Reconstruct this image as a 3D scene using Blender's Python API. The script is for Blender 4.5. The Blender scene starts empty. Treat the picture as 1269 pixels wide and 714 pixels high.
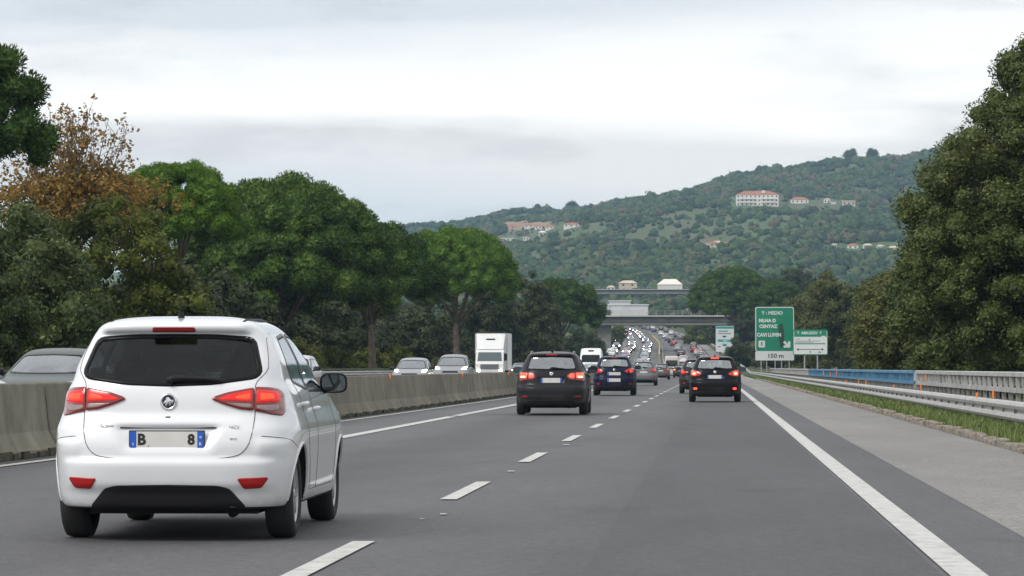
import bpy, bmesh, math, random
import numpy as np
from mathutils import Vector, Matrix
SC = bpy.context.scene
COL = SC.collection
R = math.radians
# ------------------------------------------------------------------ camera
CAM_H, F = 1.17, 4100.0                    # eye height, focal length in photo pixels (1269 wide)
PITCH = math.atan(98.5 / F)
YAW = math.atan(250.5 / F * math.cos(PITCH))
cd = bpy.data.cameras.new("camera"); cam = bpy.data.objects.new("camera", cd); COL.objects.link(cam)
cd.sensor_width = 36.0; cd.lens = F / 1269 * 36.0
cd.clip_start = 0.1; cd.clip_end = 20000
cam.location = (0, 0, CAM_H); cam.rotation_euler = (math.pi / 2 + PITCH, 0, YAW)
SC.camera = cam
_cy, _sy, _cp, _sp = math.cos(YAW), math.sin(YAW), math.cos(PITCH), math.sin(PITCH)
def at(px, py, Y):
    """world point at depth Y that the photo shows at pixel (px, py)"""
    r, u = (px - 634.5) / F, -(py - 357.0) / F
    d = (r * _cy - _sy * _cp + u * _sy * _sp, r * _sy + _cy * _cp - u * _cy * _sp, _sp + u * _cp)
    k = Y / d[1]
    return Vector((d[0] * k, Y, CAM_H + d[2] * k))
# ------------------------------------------------------------------ world, sun, exposure
SUN_EL, SUN_AZ = R(44), R(226)             # overcast: a high, very soft sun behind the camera
w = bpy.data.worlds.new("World"); SC.world = w; w.use_nodes = True
nt = w.node_tree; nt.nodes.clear(); N = nt.nodes.new; L = nt.links.new
out = N("ShaderNodeOutputWorld"); bg = N("ShaderNodeBackground"); bg.inputs[1].default_value = 0.1
sky = N("ShaderNodeTexSky"); sky.sky_type = 'NISHITA'; sky.sun_disc = False
sky.sun_elevation = SUN_EL; sky.sun_rotation = SUN_AZ; sky.dust_density = 3
tc = N("ShaderNodeTexCoord"); sep = N("ShaderNodeSeparateXYZ"); L(tc.outputs['Generated'], sep.inputs[0])
mp = N("ShaderNodeMapping"); mp.inputs['Scale'].default_value = (3.2, 3.2, 24); L(tc.outputs['Generated'], mp.inputs[0])
n1 = N("ShaderNodeTexNoise"); n1.inputs['Scale'].default_value = 1.0; n1.inputs['Detail'].default_value = 5; n1.inputs['Roughness'].default_value = .5
L(mp.outputs[0], n1.inputs[0])
mp2 = N("ShaderNodeMapping"); mp2.inputs['Scale'].default_value = (10, 10, 42); mp2.inputs['Location'].default_value = (3.1, 1.7, .4); L(tc.outputs['Generated'], mp2.inputs[0])
n2 = N("ShaderNodeTexNoise"); n2.inputs['Scale'].default_value = 1.0; n2.inputs['Detail'].default_value = 8; n2.inputs['Roughness'].default_value = .55
L(mp2.outputs[0], n2.inputs[0])
def wmath(op, a, b=None, c=None):
    m = N("ShaderNodeMath"); m.operation = op
    for i, v in enumerate((a, b, c)):
        if v is None: continue
        if isinstance(v, (int, float)): m.inputs[i].default_value = v
        else: L(v, m.inputs[i])
    return m.outputs[0]
warp = wmath('MULTIPLY_ADD', wmath('SUBTRACT', n1.outputs[0], .5), .055, sep.outputs['Z'])
ramp = N("ShaderNodeValToRGB"); L(wmath('MULTIPLY', warp, 4.0), ramp.inputs[0])
stops = [(.0, (.72, .80, .86)), (.035, (.76, .83, .88)), (.05, (.86, .90, .92)), (.066, (1.02, 1.0, .98)), (.076, (1.03, 1.01, .98)),
         (.084, (1.42, 1.38, 1.32)), (.097, (1.32, 1.29, 1.25)), (.110, (.90, .92, .93)), (.16, (.80, .82, .84)), (.24, (1.0, 1.0, 1.0))]
el = ramp.color_ramp.elements
while len(el) < len(stops): el.new(.5)
for e, (p, c) in zip(el, stops): e.position = p * 4; e.color = (*c, 1)
wisps = N("ShaderNodeMapRange"); wisps.inputs['From Min'].default_value = .50; wisps.inputs['From Max'].default_value = .72
wisps.inputs['To Min'].default_value = 1.0; wisps.inputs['To Max'].default_value = .72; L(n2.outputs[0], wisps.inputs[0])
mul = N("ShaderNodeVectorMath"); mul.operation = 'SCALE'; L(ramp.outputs[0], mul.inputs[0]); L(wmath('MULTIPLY', wisps.outputs[0], 10.8), mul.inputs['Scale'])
mx = N("ShaderNodeMix"); mx.data_type = 'RGBA'; mx.inputs[0].default_value = .92; L(sky.outputs[0], mx.inputs[6]); L(mul.outputs[0], mx.inputs[7])
L(mx.outputs[2], bg.inputs[0]); L(bg.outputs[0], out.inputs[0])
sd = bpy.data.lights.new("sun", 'SUN'); sd.energy = 2.2; sd.angle = R(30); sd.color = (1, .97, .93)
sun = bpy.data.objects.new("sun", sd); COL.objects.link(sun)
_sd = Vector((math.sin(SUN_AZ) * math.cos(SUN_EL), math.cos(SUN_AZ) * math.cos(SUN_EL), math.sin(SUN_EL)))
sun.rotation_euler = _sd.to_track_quat('Z', 'Y').to_euler()
SC.view_settings.view_transform = 'Standard'; SC.view_settings.look = 'None'
SC.view_settings.exposure = 0.0; SC.view_settings.gamma = 1.0; SC.view_settings.use_curve_mapping = False
SC.render.engine = 'CYCLES'
SC.cycles.use_denoising = True
SC.cycles.max_bounces = 6; SC.cycles.diffuse_bounces = 3; SC.cycles.glossy_bounces = 3; SC.cycles.transmission_bounces = 4
SC.cycles.transparent_max_bounces = 12; SC.cycles.volume_bounces = 0
SC.cycles.sample_clamp_indirect = 6
# ------------------------------------------------------------------ materials
def rgb(h):
    """sRGB hex of a base colour -> linear"""
    c = [int(h[i:i + 2], 16) / 255 for i in (0, 2, 4)]
    return tuple(x / 12.92 if x <= .04045 else ((x + .055) / 1.055) ** 2.4 for x in c)
class NB:
    """small node-building helper"""
    def __init__(s, name):
        s.m = bpy.data.materials.new(name); s.m.use_nodes = True; s.t = s.m.node_tree
        s.b = s.t.nodes['Principled BSDF']; s.o = s.t.nodes['Material Output']
    def n(s, typ, **kw):
        nd = s.t.nodes.new("ShaderNode" + typ)
        for k, v in kw.items():
            if k in nd.inputs: nd.inputs[k].default_value = v
            else: setattr(nd, k, v)
        return nd
    def l(s, a, b): s.t.links.new(a, b)
    def coord(s, kind='Object', scale=(1, 1, 1)):
        t = s.n("TexCoord"); m = s.n("Mapping"); m.inputs['Scale'].default_value = scale; s.l(t.outputs[kind], m.inputs[0]); return m.outputs[0]
    def noise(s, scale, detail=4, rough=.55, vec=None):
        n = s.n("TexNoise", Scale=scale, Detail=detail, Roughness=rough)
        s.l(vec if vec is not None else s.coord(), n.inputs[0]); return n.outputs[0]
    def ramp(s, fac, stops):
        r = s.n("ValToRGB"); e = r.color_ramp.elements
        while len(e) < len(stops): e.new(.5)
        for x, (p, c) in zip(e, stops):
            x.position = p; x.color = (*((c, c, c) if isinstance(c, (int, float)) else c), 1)
        s.l(fac, r.inputs[0]); return r.outputs[0]
    def mix(s, fac, a, b, mode='MIX'):
        m = s.n("Mix", data_type='RGBA', blend_type=mode)
        for i, v in ((0, fac), (6, a), (7, b)):
            if hasattr(v, 'links'): s.l(v, m.inputs[i])
            elif isinstance(v, (int, float)): m.inputs[i].default_value = v
            else: m.inputs[i].default_value = (*v, 1)
        return m.outputs[2]
    def bump(s, h, strength=.3, dist=.02):
        b = s.n("Bump", Strength=strength, Distance=dist); s.l(h, b.inputs['Height']); s.l(b.outputs[0], s.b.inputs['Normal'])
    def set(s, **kw):
        for k, v in kw.items():
            k = k.replace('_', ' ')
            if hasattr(v, 'links'): s.l(v, s.b.inputs[k])
            else: s.b.inputs[k].default_value = (*v, 1) if isinstance(v, tuple) and len(v) == 3 else v
        return s
def plain(name, col, rough=.5, metal=0.0, var=.0, scale=6, **kw):
    m = NB(name)
    if var:
        n = m.noise(scale, 5)
        c = m.ramp(n, [(.3, tuple(x * (1 - var) for x in col)), (.7, tuple(min(1, x * (1 + var)) for x in col))])
        m.set(Base_Color=c)
    else: m.set(Base_Color=col)
    m.set(Roughness=rough, Metallic=metal, **kw)
    return m.m
def emitter(name, col, strength, base=(.1, .1, .1)):
    m = NB(name); m.set(Base_Color=base, Emission_Color=col, Emission_Strength=strength, Roughness=.2); return m.m
# ------------------------------------------------------------------ mesh helpers
def tag(o, label=None, cat=None, group=None, kind=None):
    if label: o['label'] = label
    if cat: o['category'] = cat
    if group: o['group'] = group
    if kind: o['kind'] = kind
    return o
def empty(name, loc=(0, 0, 0), rz=0.0):
    o = bpy.data.objects.new(name, None); o.empty_display_size = .3; COL.objects.link(o)
    o.location = loc; o.rotation_euler = (0, 0, rz); return o
def mesh_data(name, verts, faces, mats=(), midx=None, smooth=False):
    me = bpy.data.meshes.new(name)
    me.from_pydata([tuple(v) for v in verts], [], faces)
    for m in (mats if isinstance(mats, (list, tuple)) else (mats,)): me.materials.append(m)
    if midx is not None: me.polygons.foreach_set('material_index', np.asarray(midx, dtype=np.int32))
    if smooth: me.polygons.foreach_set('use_smooth', np.ones(len(me.polygons), dtype=bool))
    me.update(); return me
def link(name, me, parent=None, loc=(0, 0, 0)):
    o = bpy.data.objects.new(name, me); COL.objects.link(o); o.location = loc
    if parent is not None: o.parent = parent
    return o
def mesh(name, verts, faces, mats, parent=None, midx=None, smooth=False, loc=(0, 0, 0)):
    return link(name, mesh_data(name, verts, faces, mats, midx, smooth), parent, loc)
def big_mesh(name, V, Fq, Ft, mat, smooth_t=False):
    """fast mesh from numpy arrays: quads Fq and triangles Ft"""
    me = bpy.data.meshes.new(name)
    nq, ntr = len(Fq), len(Ft)
    me.vertices.add(len(V)); me.vertices.foreach_set('co', np.asarray(V, dtype=np.float32).ravel())
    me.loops.add(nq * 4 + ntr * 3); me.polygons.add(nq + ntr)
    me.loops.foreach_set('vertex_index', np.concatenate([np.asarray(Fq, dtype=np.int32).ravel(), np.asarray(Ft, dtype=np.int32).ravel()]).astype(np.int32))
    st = np.concatenate([np.arange(nq) * 4, nq * 4 + np.arange(ntr) * 3]).astype(np.int32)
    me.polygons.foreach_set('loop_start', st)
    if smooth_t:
        sm = np.zeros(nq + ntr, dtype=bool); sm[nq:] = True; me.polygons.foreach_set('use_smooth', sm)
    me.materials.append(mat); me.update(calc_edges=True); me.validate(); return me
class MB:
    """collects shapes for one mesh"""
    def __init__(s): s.v = []; s.f = []; s.m = []
    def add(s, verts, faces, mi=0):
        k = len(s.v); s.v += [tuple(v) for v in verts]; s.f += [tuple(i + k for i in f) for f in faces]; s.m += [mi] * len(faces); return s
    def box(s, x0, x1, y0, y1, z0, z1, mi=0, bev=0.0):
        if bev <= 0:
            return s.add([(x0, y0, z0), (x1, y0, z0), (x1, y1, z0), (x0, y1, z0), (x0, y0, z1), (x1, y0, z1), (x1, y1, z1), (x0, y1, z1)],
                         [(0, 3, 2, 1), (4, 5, 6, 7), (0, 1, 5, 4), (1, 2, 6, 5), (2, 3, 7, 6), (3, 0, 4, 7)], mi)
        b = min(bev, (x1 - x0) * .45, (y1 - y0) * .45, (z1 - z0) * .45)
        bm = bmesh.new(); bmesh.ops.create_cube(bm, size=1)
        for v in bm.verts: v.co = Vector(((x0 + x1) / 2 + v.co.x * (x1 - x0), (y0 + y1) / 2 + v.co.y * (y1 - y0), (z0 + z1) / 2 + v.co.z * (z1 - z0)))
        bmesh.ops.bevel(bm, geom=bm.edges[:], offset=b, segments=2, affect='EDGES', profile=.5)
        bm.verts.index_update(); s.add([v.co[:] for v in bm.verts], [tuple(v.index for v in f.verts) for f in bm.faces], mi); bm.free(); return s
    def tube(s, pts, rad, n=8, mi=0, cap=True):
        pts = [Vector(p) for p in pts]; rad = rad if isinstance(rad, (list, tuple)) else [rad] * len(pts)
        rings = []; vs = []
        for i, p in enumerate(pts):
            d = (pts[min(i + 1, len(pts) - 1)] - pts[max(i - 1, 0)]).normalized()
            a = d.cross(Vector((0, 0, 1)) if abs(d.z) < .9 else Vector((1, 0, 0))).normalized(); b = d.cross(a)
            for k in range(n):
                t = 2 * math.pi * k / n; vs.append(p + (a * math.cos(t) + b * math.sin(t)) * rad[i])
        fs = [(i * n + k, i * n + (k + 1) % n, (i + 1) * n + (k + 1) % n, (i + 1) * n + k) for i in range(len(pts) - 1) for k in range(n)]
        if cap: fs += [tuple(range(n - 1, -1, -1)), tuple((len(pts) - 1) * n + k for k in range(n))]
        return s.add(vs, fs, mi)
    def lathe(s, prof, n=24, axis='x', c=(0, 0, 0), mi=0, closed=False):
        """prof: (along-axis, radius) pairs"""
        vs = []
        for (a, r) in prof:
            for k in range(n):
                t = 2 * math.pi * k / n; u, v = r * math.cos(t), r * math.sin(t)
                vs.append({'x': (c[0] + a, c[1] + u, c[2] + v), 'y': (c[0] + u, c[1] + a, c[2] + v), 'z': (c[0] + u, c[1] + v, c[2] + a)}[axis])
        m = len(prof)
        fs = [(i * n + k, i * n + (k + 1) % n, ((i + 1) % m) * n + (k + 1) % n, ((i + 1) % m) * n + k) for i in range(m if closed else m - 1) for k in range(n)]
        return s.add(vs, fs, mi)
    def prism(s, poly, x0, x1, axis='x', mi=0):
        """poly in the two other axes, extruded along axis"""
        n = len(poly)
        def pt(a, p): return {'x': (a, p[0], p[1]), 'y': (p[0], a, p[1]), 'z': (p[0], p[1], a)}[axis]
        vs = [pt(x0, p) for p in poly] + [pt(x1, p) for p in poly]
        fs = [tuple(range(n - 1, -1, -1)), tuple(range(n, 2 * n))] + [(i, (i + 1) % n, n + (i + 1) % n, n + i) for i in range(n)]
        return s.add(vs, fs, mi)
    def build(s, name, mats, parent=None, smooth=False, loc=(0, 0, 0)):
        return mesh(name, s.v, s.f, mats, parent, s.m if isinstance(mats, (list, tuple)) and len(mats) > 1 else None, smooth, loc)
def copy_tree(o, parent=None):
    c = o.copy(); COL.objects.link(c)
    if parent is not None: c.parent = parent
    for ch in o.children: copy_tree(ch, c)
    return c
_fontcache = {}
def text_verts(body, size=1.0, bold=0.0):
    """flat lettering as (verts in x,z ; faces), centred"""
    cu = bpy.data.curves.new("lettering", 'FONT'); cu.body = body; cu.size = size; cu.align_x = 'CENTER'; cu.align_y = 'CENTER'
    cu.offset = bold; cu.resolution_u = 3
    o = bpy.data.objects.new("lettering", cu); COL.objects.link(o)
    dg = bpy.context.evaluated_depsgraph_get(); me = bpy.data.meshes.new_from_object(o.evaluated_get(dg))
    V = [v.co[:] for v in me.vertices]; Fc = [tuple(p.vertices) for p in me.polygons]
    bpy.data.objects.remove(o); bpy.data.curves.remove(cu); bpy.data.meshes.remove(me)
    return V, Fc
def pchip(xs, ys):
    """smooth monotone interpolation"""
    xs = np.asarray(xs, float); ys = np.asarray(ys, float); h = np.diff(xs); d = np.diff(ys) / h
    m = np.zeros_like(ys); m[0], m[-1] = d[0], d[-1]
    for i in range(1, len(xs) - 1):
        if d[i - 1] * d[i] > 0:
            w1, w2 = 2 * h[i] + h[i - 1], h[i] + 2 * h[i - 1]; m[i] = (w1 + w2) / (w1 / d[i - 1] + w2 / d[i])
    def f(x):
        x = np.asarray(x, float); i = np.clip(np.searchsorted(xs, x) - 1, 0, len(xs) - 2); t = (x - xs[i]) / h[i]
        tt = np.clip(t, 0, 1)
        y = (2 * tt**3 - 3 * tt**2 + 1) * ys[i] + (tt**3 - 2 * tt**2 + tt) * h[i] * m[i] + (-2 * tt**3 + 3 * tt**2) * ys[i + 1] + (tt**3 - tt**2) * h[i] * m[i + 1]
        return y
    return f
# ================================================================== ground and roads
_e = pchip([-60, 450, 600, 760, 900, 1300, 1800, 2500, 6000], [0, 0, 1.9, 5.0, 8.0, 16.5, 26, 28, 28])
_c = pchip([-60, 480, 690, 790, 930, 1130, 1400, 1800, 2600, 6000], [0, 0, -3, -4.6, -8.5, -15.5, -33, -75, -200, -900])
def elev(Y): return float(_e(Y))
def curv(Y): return float(_c(Y))
def xbar(Y): return -8.42 - .69 * math.exp(-(Y - 41) / 50) + .0 if Y > 20 else -9.2   # median barrier centre line
def _ys(a, b):
    y = a; r = [y]
    while y < b:
        y += 4 if y < 120 else 8 if y < 300 else 16 if y < 1000 else 40
        r.append(min(y, b))
    return r
def side_rise(u, Y):
    """ground height beside the road, u = metres from the road's own line"""
    k = min(1, max(0, (Y - 520) / 250))
    if u > 5.6: return -.1 + k * min(5.0, (u - 5.6) * .42) + min(3, max(0, (u - 9) * .05))
    if u < -21.5: return -.1 + min(2.5, (-21.5 - u) * .12)
    return -.06
m = NB("grass_ground")
n = m.noise(.35, 8); n2_ = m.noise(9, 4)
m.set(Base_Color=m.mix(n2_, m.ramp(n, [(.3, (.035, .05, .015)), (.5, (.06, .085, .022)), (.68, (.11, .10, .045))]), (.05, .06, .02)), Roughness=.95)
m.bump(n2_, .6, .05); M_GROUND = m.m
us = [-3200, -1800, -900, -400, -200, -100, -60, -40, -30, -25, -21.5, -21.4, -9, 5.5, 5.6, 7, 9, 12, 18, 26, 40, 70, 120, 250, 500, 1000, 2000, 3200]
ys = [-60, -20] + _ys(0, 1600) + [1700, 1900, 2300, 3000, 4500, 6000]
V = [(curv(Y) + u, Y, elev(Y) + side_rise(u, Y)) for Y in ys for u in us]
nu = len(us)
mesh("ground", V, [(i * nu + j, i * nu + j + 1, (i + 1) * nu + j + 1, (i + 1) * nu + j) for i in range(len(ys) - 1) for j in range(nu - 1)], M_GROUND)['kind'] = 'structure'
def ribbon(name, xa, xb, ya, yb, dz, mat, kind='structure'):
    fa = xa if callable(xa) else (lambda Y: curv(Y) + xa); fb = xb if callable(xb) else (lambda Y: curv(Y) + xb)
    Ys = _ys(ya, yb); V = []
    for Y in Ys: V += [(fa(Y), Y, elev(Y) + dz), (fb(Y), Y, elev(Y) + dz)]
    o = mesh(name, V, [(2 * i, 2 * i + 1, 2 * i + 3, 2 * i + 2) for i in range(len(Ys) - 1)], mat); o['kind'] = kind; return o
def asphalt(name, base, tracks=True, seed=0.0):
    m = NB(name); P = m.coord('Object')
    fine = m.noise(95, 3, .7, P); agg = m.n("TexVoronoi", Scale=70.0, feature='F1'); m.l(P, agg.inputs[0])
    big = m.noise(.12, 5, .6, m.coord('Object', (1.6, .35, 1))); mid = m.noise(1.4, 6, .65, m.coord('Object', (1, .25, 1)))
    c = m.ramp(fine, [(.25, tuple(x * .5 for x in base)), (.5, base), (.78, tuple(x * 1.8 for x in base))])
    crs = m.noise(24, 4, .7, P); c = m.mix(1.0, c, m.ramp(crs, [(.28, .62), (.5, 1.0), (.74, 1.42)]), 'MULTIPLY')
    spk = m.noise(8, 7, .8, P); c = m.mix(1.0, c, m.ramp(spk, [(.30, .66), (.5, 1.0), (.70, 1.34)]), 'MULTIPLY')
    c = m.mix(1.0, c, m.ramp(big, [(.3, .78), (.7, 1.18)]), 'MULTIPLY')
    stn = m.noise(.55, 6, .6, m.coord('Object', (1, .45, 1))); c = m.mix(1.0, c, m.ramp(stn, [(.60, 1.0), (.70, .76)]), 'MULTIPLY')
    c = m.mix(1.0, c, m.ramp(mid, [(.25, .86), (.75, 1.12)]), 'MULTIPLY')
    if tracks:   # darker oil band in the lane middle and polished wheel tracks
        sx = m.n("SeparateXYZ"); m.l(P, sx.inputs[0])
        wv = m.n("Math", operation='MULTIPLY_ADD'); m.l(sx.outputs[0], wv.inputs[0]); wv.inputs[1].default_value = 2 * math.pi / 3.85; wv.inputs[2].default_value = 2 * math.pi * (.42) / 3.85
        sn = m.n("Math", operation='COSINE'); m.l(wv.outputs[0], sn.inputs[0])
        h = m.n("Math", operation='MULTIPLY_ADD'); m.l(sn.outputs[0], h.inputs[0]); h.inputs[1].default_value = .5; h.inputs[2].default_value = .5
        c = m.mix(1.0, c, m.ramp(h.outputs[0], [(.0, 1.06), (.55, 1.0), (1.0, .80)]), 'MULTIPLY')
    m.set(Base_Color=c, Roughness=m.ramp(fine, [(.3, .62), (.8, .86)])); m.bump(fine, .55, .012); return m.m
M_ROAD = asphalt("asphalt", (.090, .091, .096)); M_ROAD2 = asphalt("asphalt_oncoming", (.11, .11, .112))
M_EDGE = asphalt("asphalt_strip", (.082, .083, .088), False); M_LANE = asphalt("asphalt_hard_shoulder", (.205, .20, .192), False)
ribbon("road", lambda Y: xbar(Y) + curv(Y) + .1, 4.15, -40, 1900, 0.0, M_ROAD)
ribbon("road_oncoming", -21.3, lambda Y: xbar(Y) + curv(Y) - .1, -40, 1900, 0.0, M_ROAD2)
M_RESURF = asphalt("asphalt_resurfaced", (.064, .065, .070), False)
ribbon("road_resurfaced_strip", -.75, 1.28, 8, 190, .003, M_RESURF)
ribbon("road_edge_strip", 1.5, 2.12, -40, 1900, .004, M_EDGE)
ribbon("hard_shoulder", 2.12, 4.15, -40, 1900, .006, M_LANE)
m = NB("road_paint"); n = m.noise(5, 8, .7); f = m.noise(60, 3, .6)
wear = m.mix(1.0, m.ramp(n, [(.28, .35), (.42, .8), (.6, 1.0)]), m.ramp(f, [(.25, .65), (.5, 1.0)]), 'MULTIPLY')
m.set(Base_Color=m.mix(1.0, (.56, .56, .54), wear, 'MULTIPLY'), Roughness=.6); m.bump(f, .3, .01); M_PAINT = m.m
mk = MB()
def stripe(mb, xf, wd, ya, yb):
    Ys = _ys(ya, yb); V = []
    for Y in Ys: V += [(xf(Y) - wd / 2, Y, elev(Y) + .010), (xf(Y) + wd / 2, Y, elev(Y) + .010)]
    mb.add(V, [(2 * i, 2 * i + 1, 2 * i + 3, 2 * i + 2) for i in range(len(Ys) - 1)])
stripe(mk, lambda Y: curv(Y) + 1.42, .21, -20, 1500)
k = -2
while 22.06 + 11.55 * k < 1100:
    y1 = 22.06 + 11.55 * k; stripe(mk, lambda Y: curv(Y) - 2.34, .15, y1 - 4.5, y1); k += 1
stripe(mk, lambda Y: curv(Y) - 6.2, .24, 46, 78.2); stripe(mk, lambda Y: curv(Y) - 6.2, .24, 79.4, 420)
stripe(mk, lambda Y: xbar(Y) + curv(Y) + .74, .15, -20, 1300)
for x in (-13.2, -17.0):
    y1 = 60
    while y1 < 1100: stripe(mk, lambda Y: curv(Y) + x, .15, y1, y1 + 4.5); y1 += 12
stripe(mk, lambda Y: curv(Y) - 20.3, .2, 30, 1300)
rr = random.Random(4)                      # scraps of old paint between the dashes
for (x, y, a, b) in [(-2.25, 25.3, .03, .10), (-2.16, 26.1, .04, .2), (-2.3, 36.9, .07, .3), (-2.26, 49.5, .1, .4)]:
    mk.add([(x, y, .010), (x + a, y + .04, .010), (x + a * .8, y + b, .010), (x - .02, y + b * .9, .010)], [(0, 1, 2, 3)])
mk.build("road_markings", M_PAINT)['kind'] = 'structure'
# tar seam joints across and along the carriageway
M_TAR = plain("tar_seam", (.035, .035, .037), .45, var=.3)
tr = MB()
for (x0, x1, y) in [(-8.0, 2.0, 103.0), (-2.6, 4.1, 148)]:
    V = []; nseg = 24
    for i in range(nseg + 1):
        t = i / nseg; yy = y + rr.uniform(-.05, .05); V += [(x0 + (x1 - x0) * t, yy, .008), (x0 + (x1 - x0) * t, yy + rr.uniform(.05, .11), .008)]
    tr.add(V, [(2 * i, 2 * i + 2, 2 * i + 3, 2 * i + 1) for i in range(nseg)])
tr.build("road_tar_seams", M_TAR)['kind'] = 'structure'
# stone kerb: a row of uneven blocks, real 0.12 m step, and the verge behind it
m = NB("kerb_stone"); n = m.noise(7, 7); m.set(Base_Color=m.ramp(n, [(.3, (.12, .10, .08)), (.5, (.22, .19, .155)), (.7, (.30, .28, .24))]), Roughness=.9); m.bump(n, .7, .04); M_KERB = m.m
kb = MB(); y = 20.0
while y < 330:
    ln = rr.uniform(.35, .75); h = rr.uniform(.07, .14); x = 4.15 + rr.uniform(-.03, .05)
    kb.box(x, x + .18 + rr.uniform(0, .05), y, y + ln - rr.uniform(.02, .09), -.05, h, 0, .025); y += ln
kb.build("kerb", M_KERB, smooth=False)['kind'] = 'structure'
ribbon("verge_soil", 4.25, 5.9, 10, 1100, .05, M_GROUND)
# ================================================================== verge grass (uncountable)
m = NB("grass_blade"); g = m.n("NewGeometry"); gp = m.noise(.8, 3, .5)
m.set(Base_Color=m.mix(.45, m.ramp(g.outputs['Random Per Island'], [(0, (.05, .095, .016)), (.5, (.09, .155, .026)), (.82, (.15, .21, .045)), (.9, (.26, .23, .10)), (1, (.34, .29, .15))]), m.ramp(gp, [(.3, (.04, .085, .012)), (.7, (.17, .22, .045))])), Roughness=.6)
M_GRASS = m.m
def grass(spec, seed):
    rng = np.random.default_rng(seed); Vs = []; nb = 0
    for (u0, u1, y0, y1, cnt, h, wd, zf) in spec:
        u = rng.uniform(u0, u1, cnt); Y = rng.uniform(y0, y1, cnt)
        dens = .5 + .5 * np.sin(Y * .9 + 2 * np.sin(Y * .23)) * np.sin(u * 3.1 + Y * .37)
        keep = rng.random(cnt) < .35 + .65 * dens; u, Y = u[keep], Y[keep]; c = len(u)
        hh = h * rng.uniform(.35, 1.25, c); a = rng.uniform(0, 2 * math.pi, c); ln = hh * rng.uniform(.1, .7, c)
        dx, dy = np.cos(a), np.sin(a); x = u + np.interp(Y, ys, [curv(q) for q in ys]); z = np.interp(Y, ys, [elev(q) for q in ys]) + zf
        px, py = -dy * wd / 2, dx * wd / 2
        b0 = np.stack([x - px, Y - py, z], 1); b1 = np.stack([x + px, Y + py, z], 1)
        m0 = np.stack([x - px * .8 + dx * ln * .35, Y - py * .8 + dy * ln * .35, z + hh * .6], 1); m1 = np.stack([x + px * .8 + dx * ln * .35, Y + py * .8 + dy * ln * .35, z + hh * .6], 1)
        tp = np.stack([x + dx * ln, Y + dy * ln, z + hh], 1)
        Vs.append(np.stack([b0, b1, m1, m0, tp], 1).reshape(-1, 3)); nb += c
    V = np.concatenate(Vs); i = np.arange(nb)[:, None] * 5
    return big_mesh("verge_grass", V, i + np.array([[0, 1, 2, 3]]), i + np.array([[3, 2, 4]]), M_GRASS)
me = grass([(4.28, 5.05, 38, 75, 30000, .20, .014, .05), (4.28, 5.1, 75, 150, 26000, .22, .025, .05), (4.28, 5.2, 150, 420, 16000, .22, .05, .05),
            (5.25, 7.5, 45, 130, 16000, .35, .03, 0), (5.25, 9, 130, 450, 14000, .5, .07, 0), (-24, -21.4, 110, 420, 9000, .5, .08, -.05)], 3)
tag(link("verge_grass", me), kind='stuff')
# ================================================================== concrete median barrier
m = NB("barrier_concrete"); gp = m.n("NewGeometry"); mpw = m.n("Mapping"); mpw.inputs["Scale"].default_value = (1, .7, .22); m.l(gp.outputs["Position"], mpw.inputs[0])
n = m.noise(.9, 9, .68, gp.outputs["Position"]); st = m.noise(2.6, 7, .65, mpw.outputs[0]); fn = m.noise(40, 3)
gz = m.n("NewGeometry"); oi = m.n("ObjectInfo")
c = m.mix(1.0, m.ramp(n, [(.3, (.12, .112, .082)), (.52, (.20, .188, .142)), (.75, (.28, .263, .20))]), m.ramp(st, [(.28, .68), (.5, .97), (.8, 1.08)]), 'MULTIPLY')
c = m.mix(1.0, c, m.ramp(oi.outputs['Random'], [(0, .82), (1, 1.12)]), 'MULTIPLY')
m.set(Base_Color=c, Roughness=.9); m.bump(fn, .3, .01); M_CONC = m.m
M_MOSS = plain("barrier_foot_dirt", (.055, .055, .035), .95, var=.5, scale=4)
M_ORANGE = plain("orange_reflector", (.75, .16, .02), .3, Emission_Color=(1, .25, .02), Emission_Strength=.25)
M_DARKMET = plain("dark_metal", (.05, .05, .055), .4, .6)
prof = [(-.30, .02), (-.30, .10), (-.275, .115), (-.16, .33), (-.09, .945), (-.075, .965)]
prof = prof + [(-x, z) for x, z in reversed(prof)]
MODL = 6.0
def barrier_module(refl):
    mb = MB(); yy = [0.03, 0.06, MODL - .06, MODL - .03]; sc = [.955, 1, 1, .955]
    V = []
    for y, s in zip(yy, sc): V += [(x * s, y, .02 + (z - .02) * (s if z > .5 else 1)) for x, z in prof]
    n = len(prof); fs = [(i * n + k, (i + 1) * n + k, (i + 1) * n + (k + 1) % n, i * n + (k + 1) % n) for i in range(3) for k in range(n)]
    fs += [tuple(range(n)), tuple(3 * n + k for k in range(n - 1, -1, -1))]
    mb.add(V, fs)
    o = mb.build("concrete_barrier", M_CONC)
    ft = MB()
    q = random.Random(7); y = .05
    while y < MODL - .3:
        ln = q.uniform(.25, .7); ft.box(.28, .315 + q.uniform(0, .05), y, min(y + ln, MODL - .05), .005, q.uniform(.06, .12)); y += ln + q.uniform(0, .2)
    ft.build("foot_debris", M_MOSS, o)
    mb = MB(); mb.box(.075, .1, 2.96, 3.04, .80, .86); mb.build("lifting_socket", M_DARKMET, o)
    if refl:
        r = MB(); r.box(.085, .125, 1.42, 1.5, .86, .99, 0, .01); r.build("reflector", M_ORANGE, o)
    return o
b0 = barrier_module(False); b1 = barrier_module(True)
used = [False, False]; yb = 26.0; i = 0
LBL = ["grey concrete median barrier block, stained, without a reflector", "grey concrete median barrier block carrying an orange reflector"]
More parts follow.
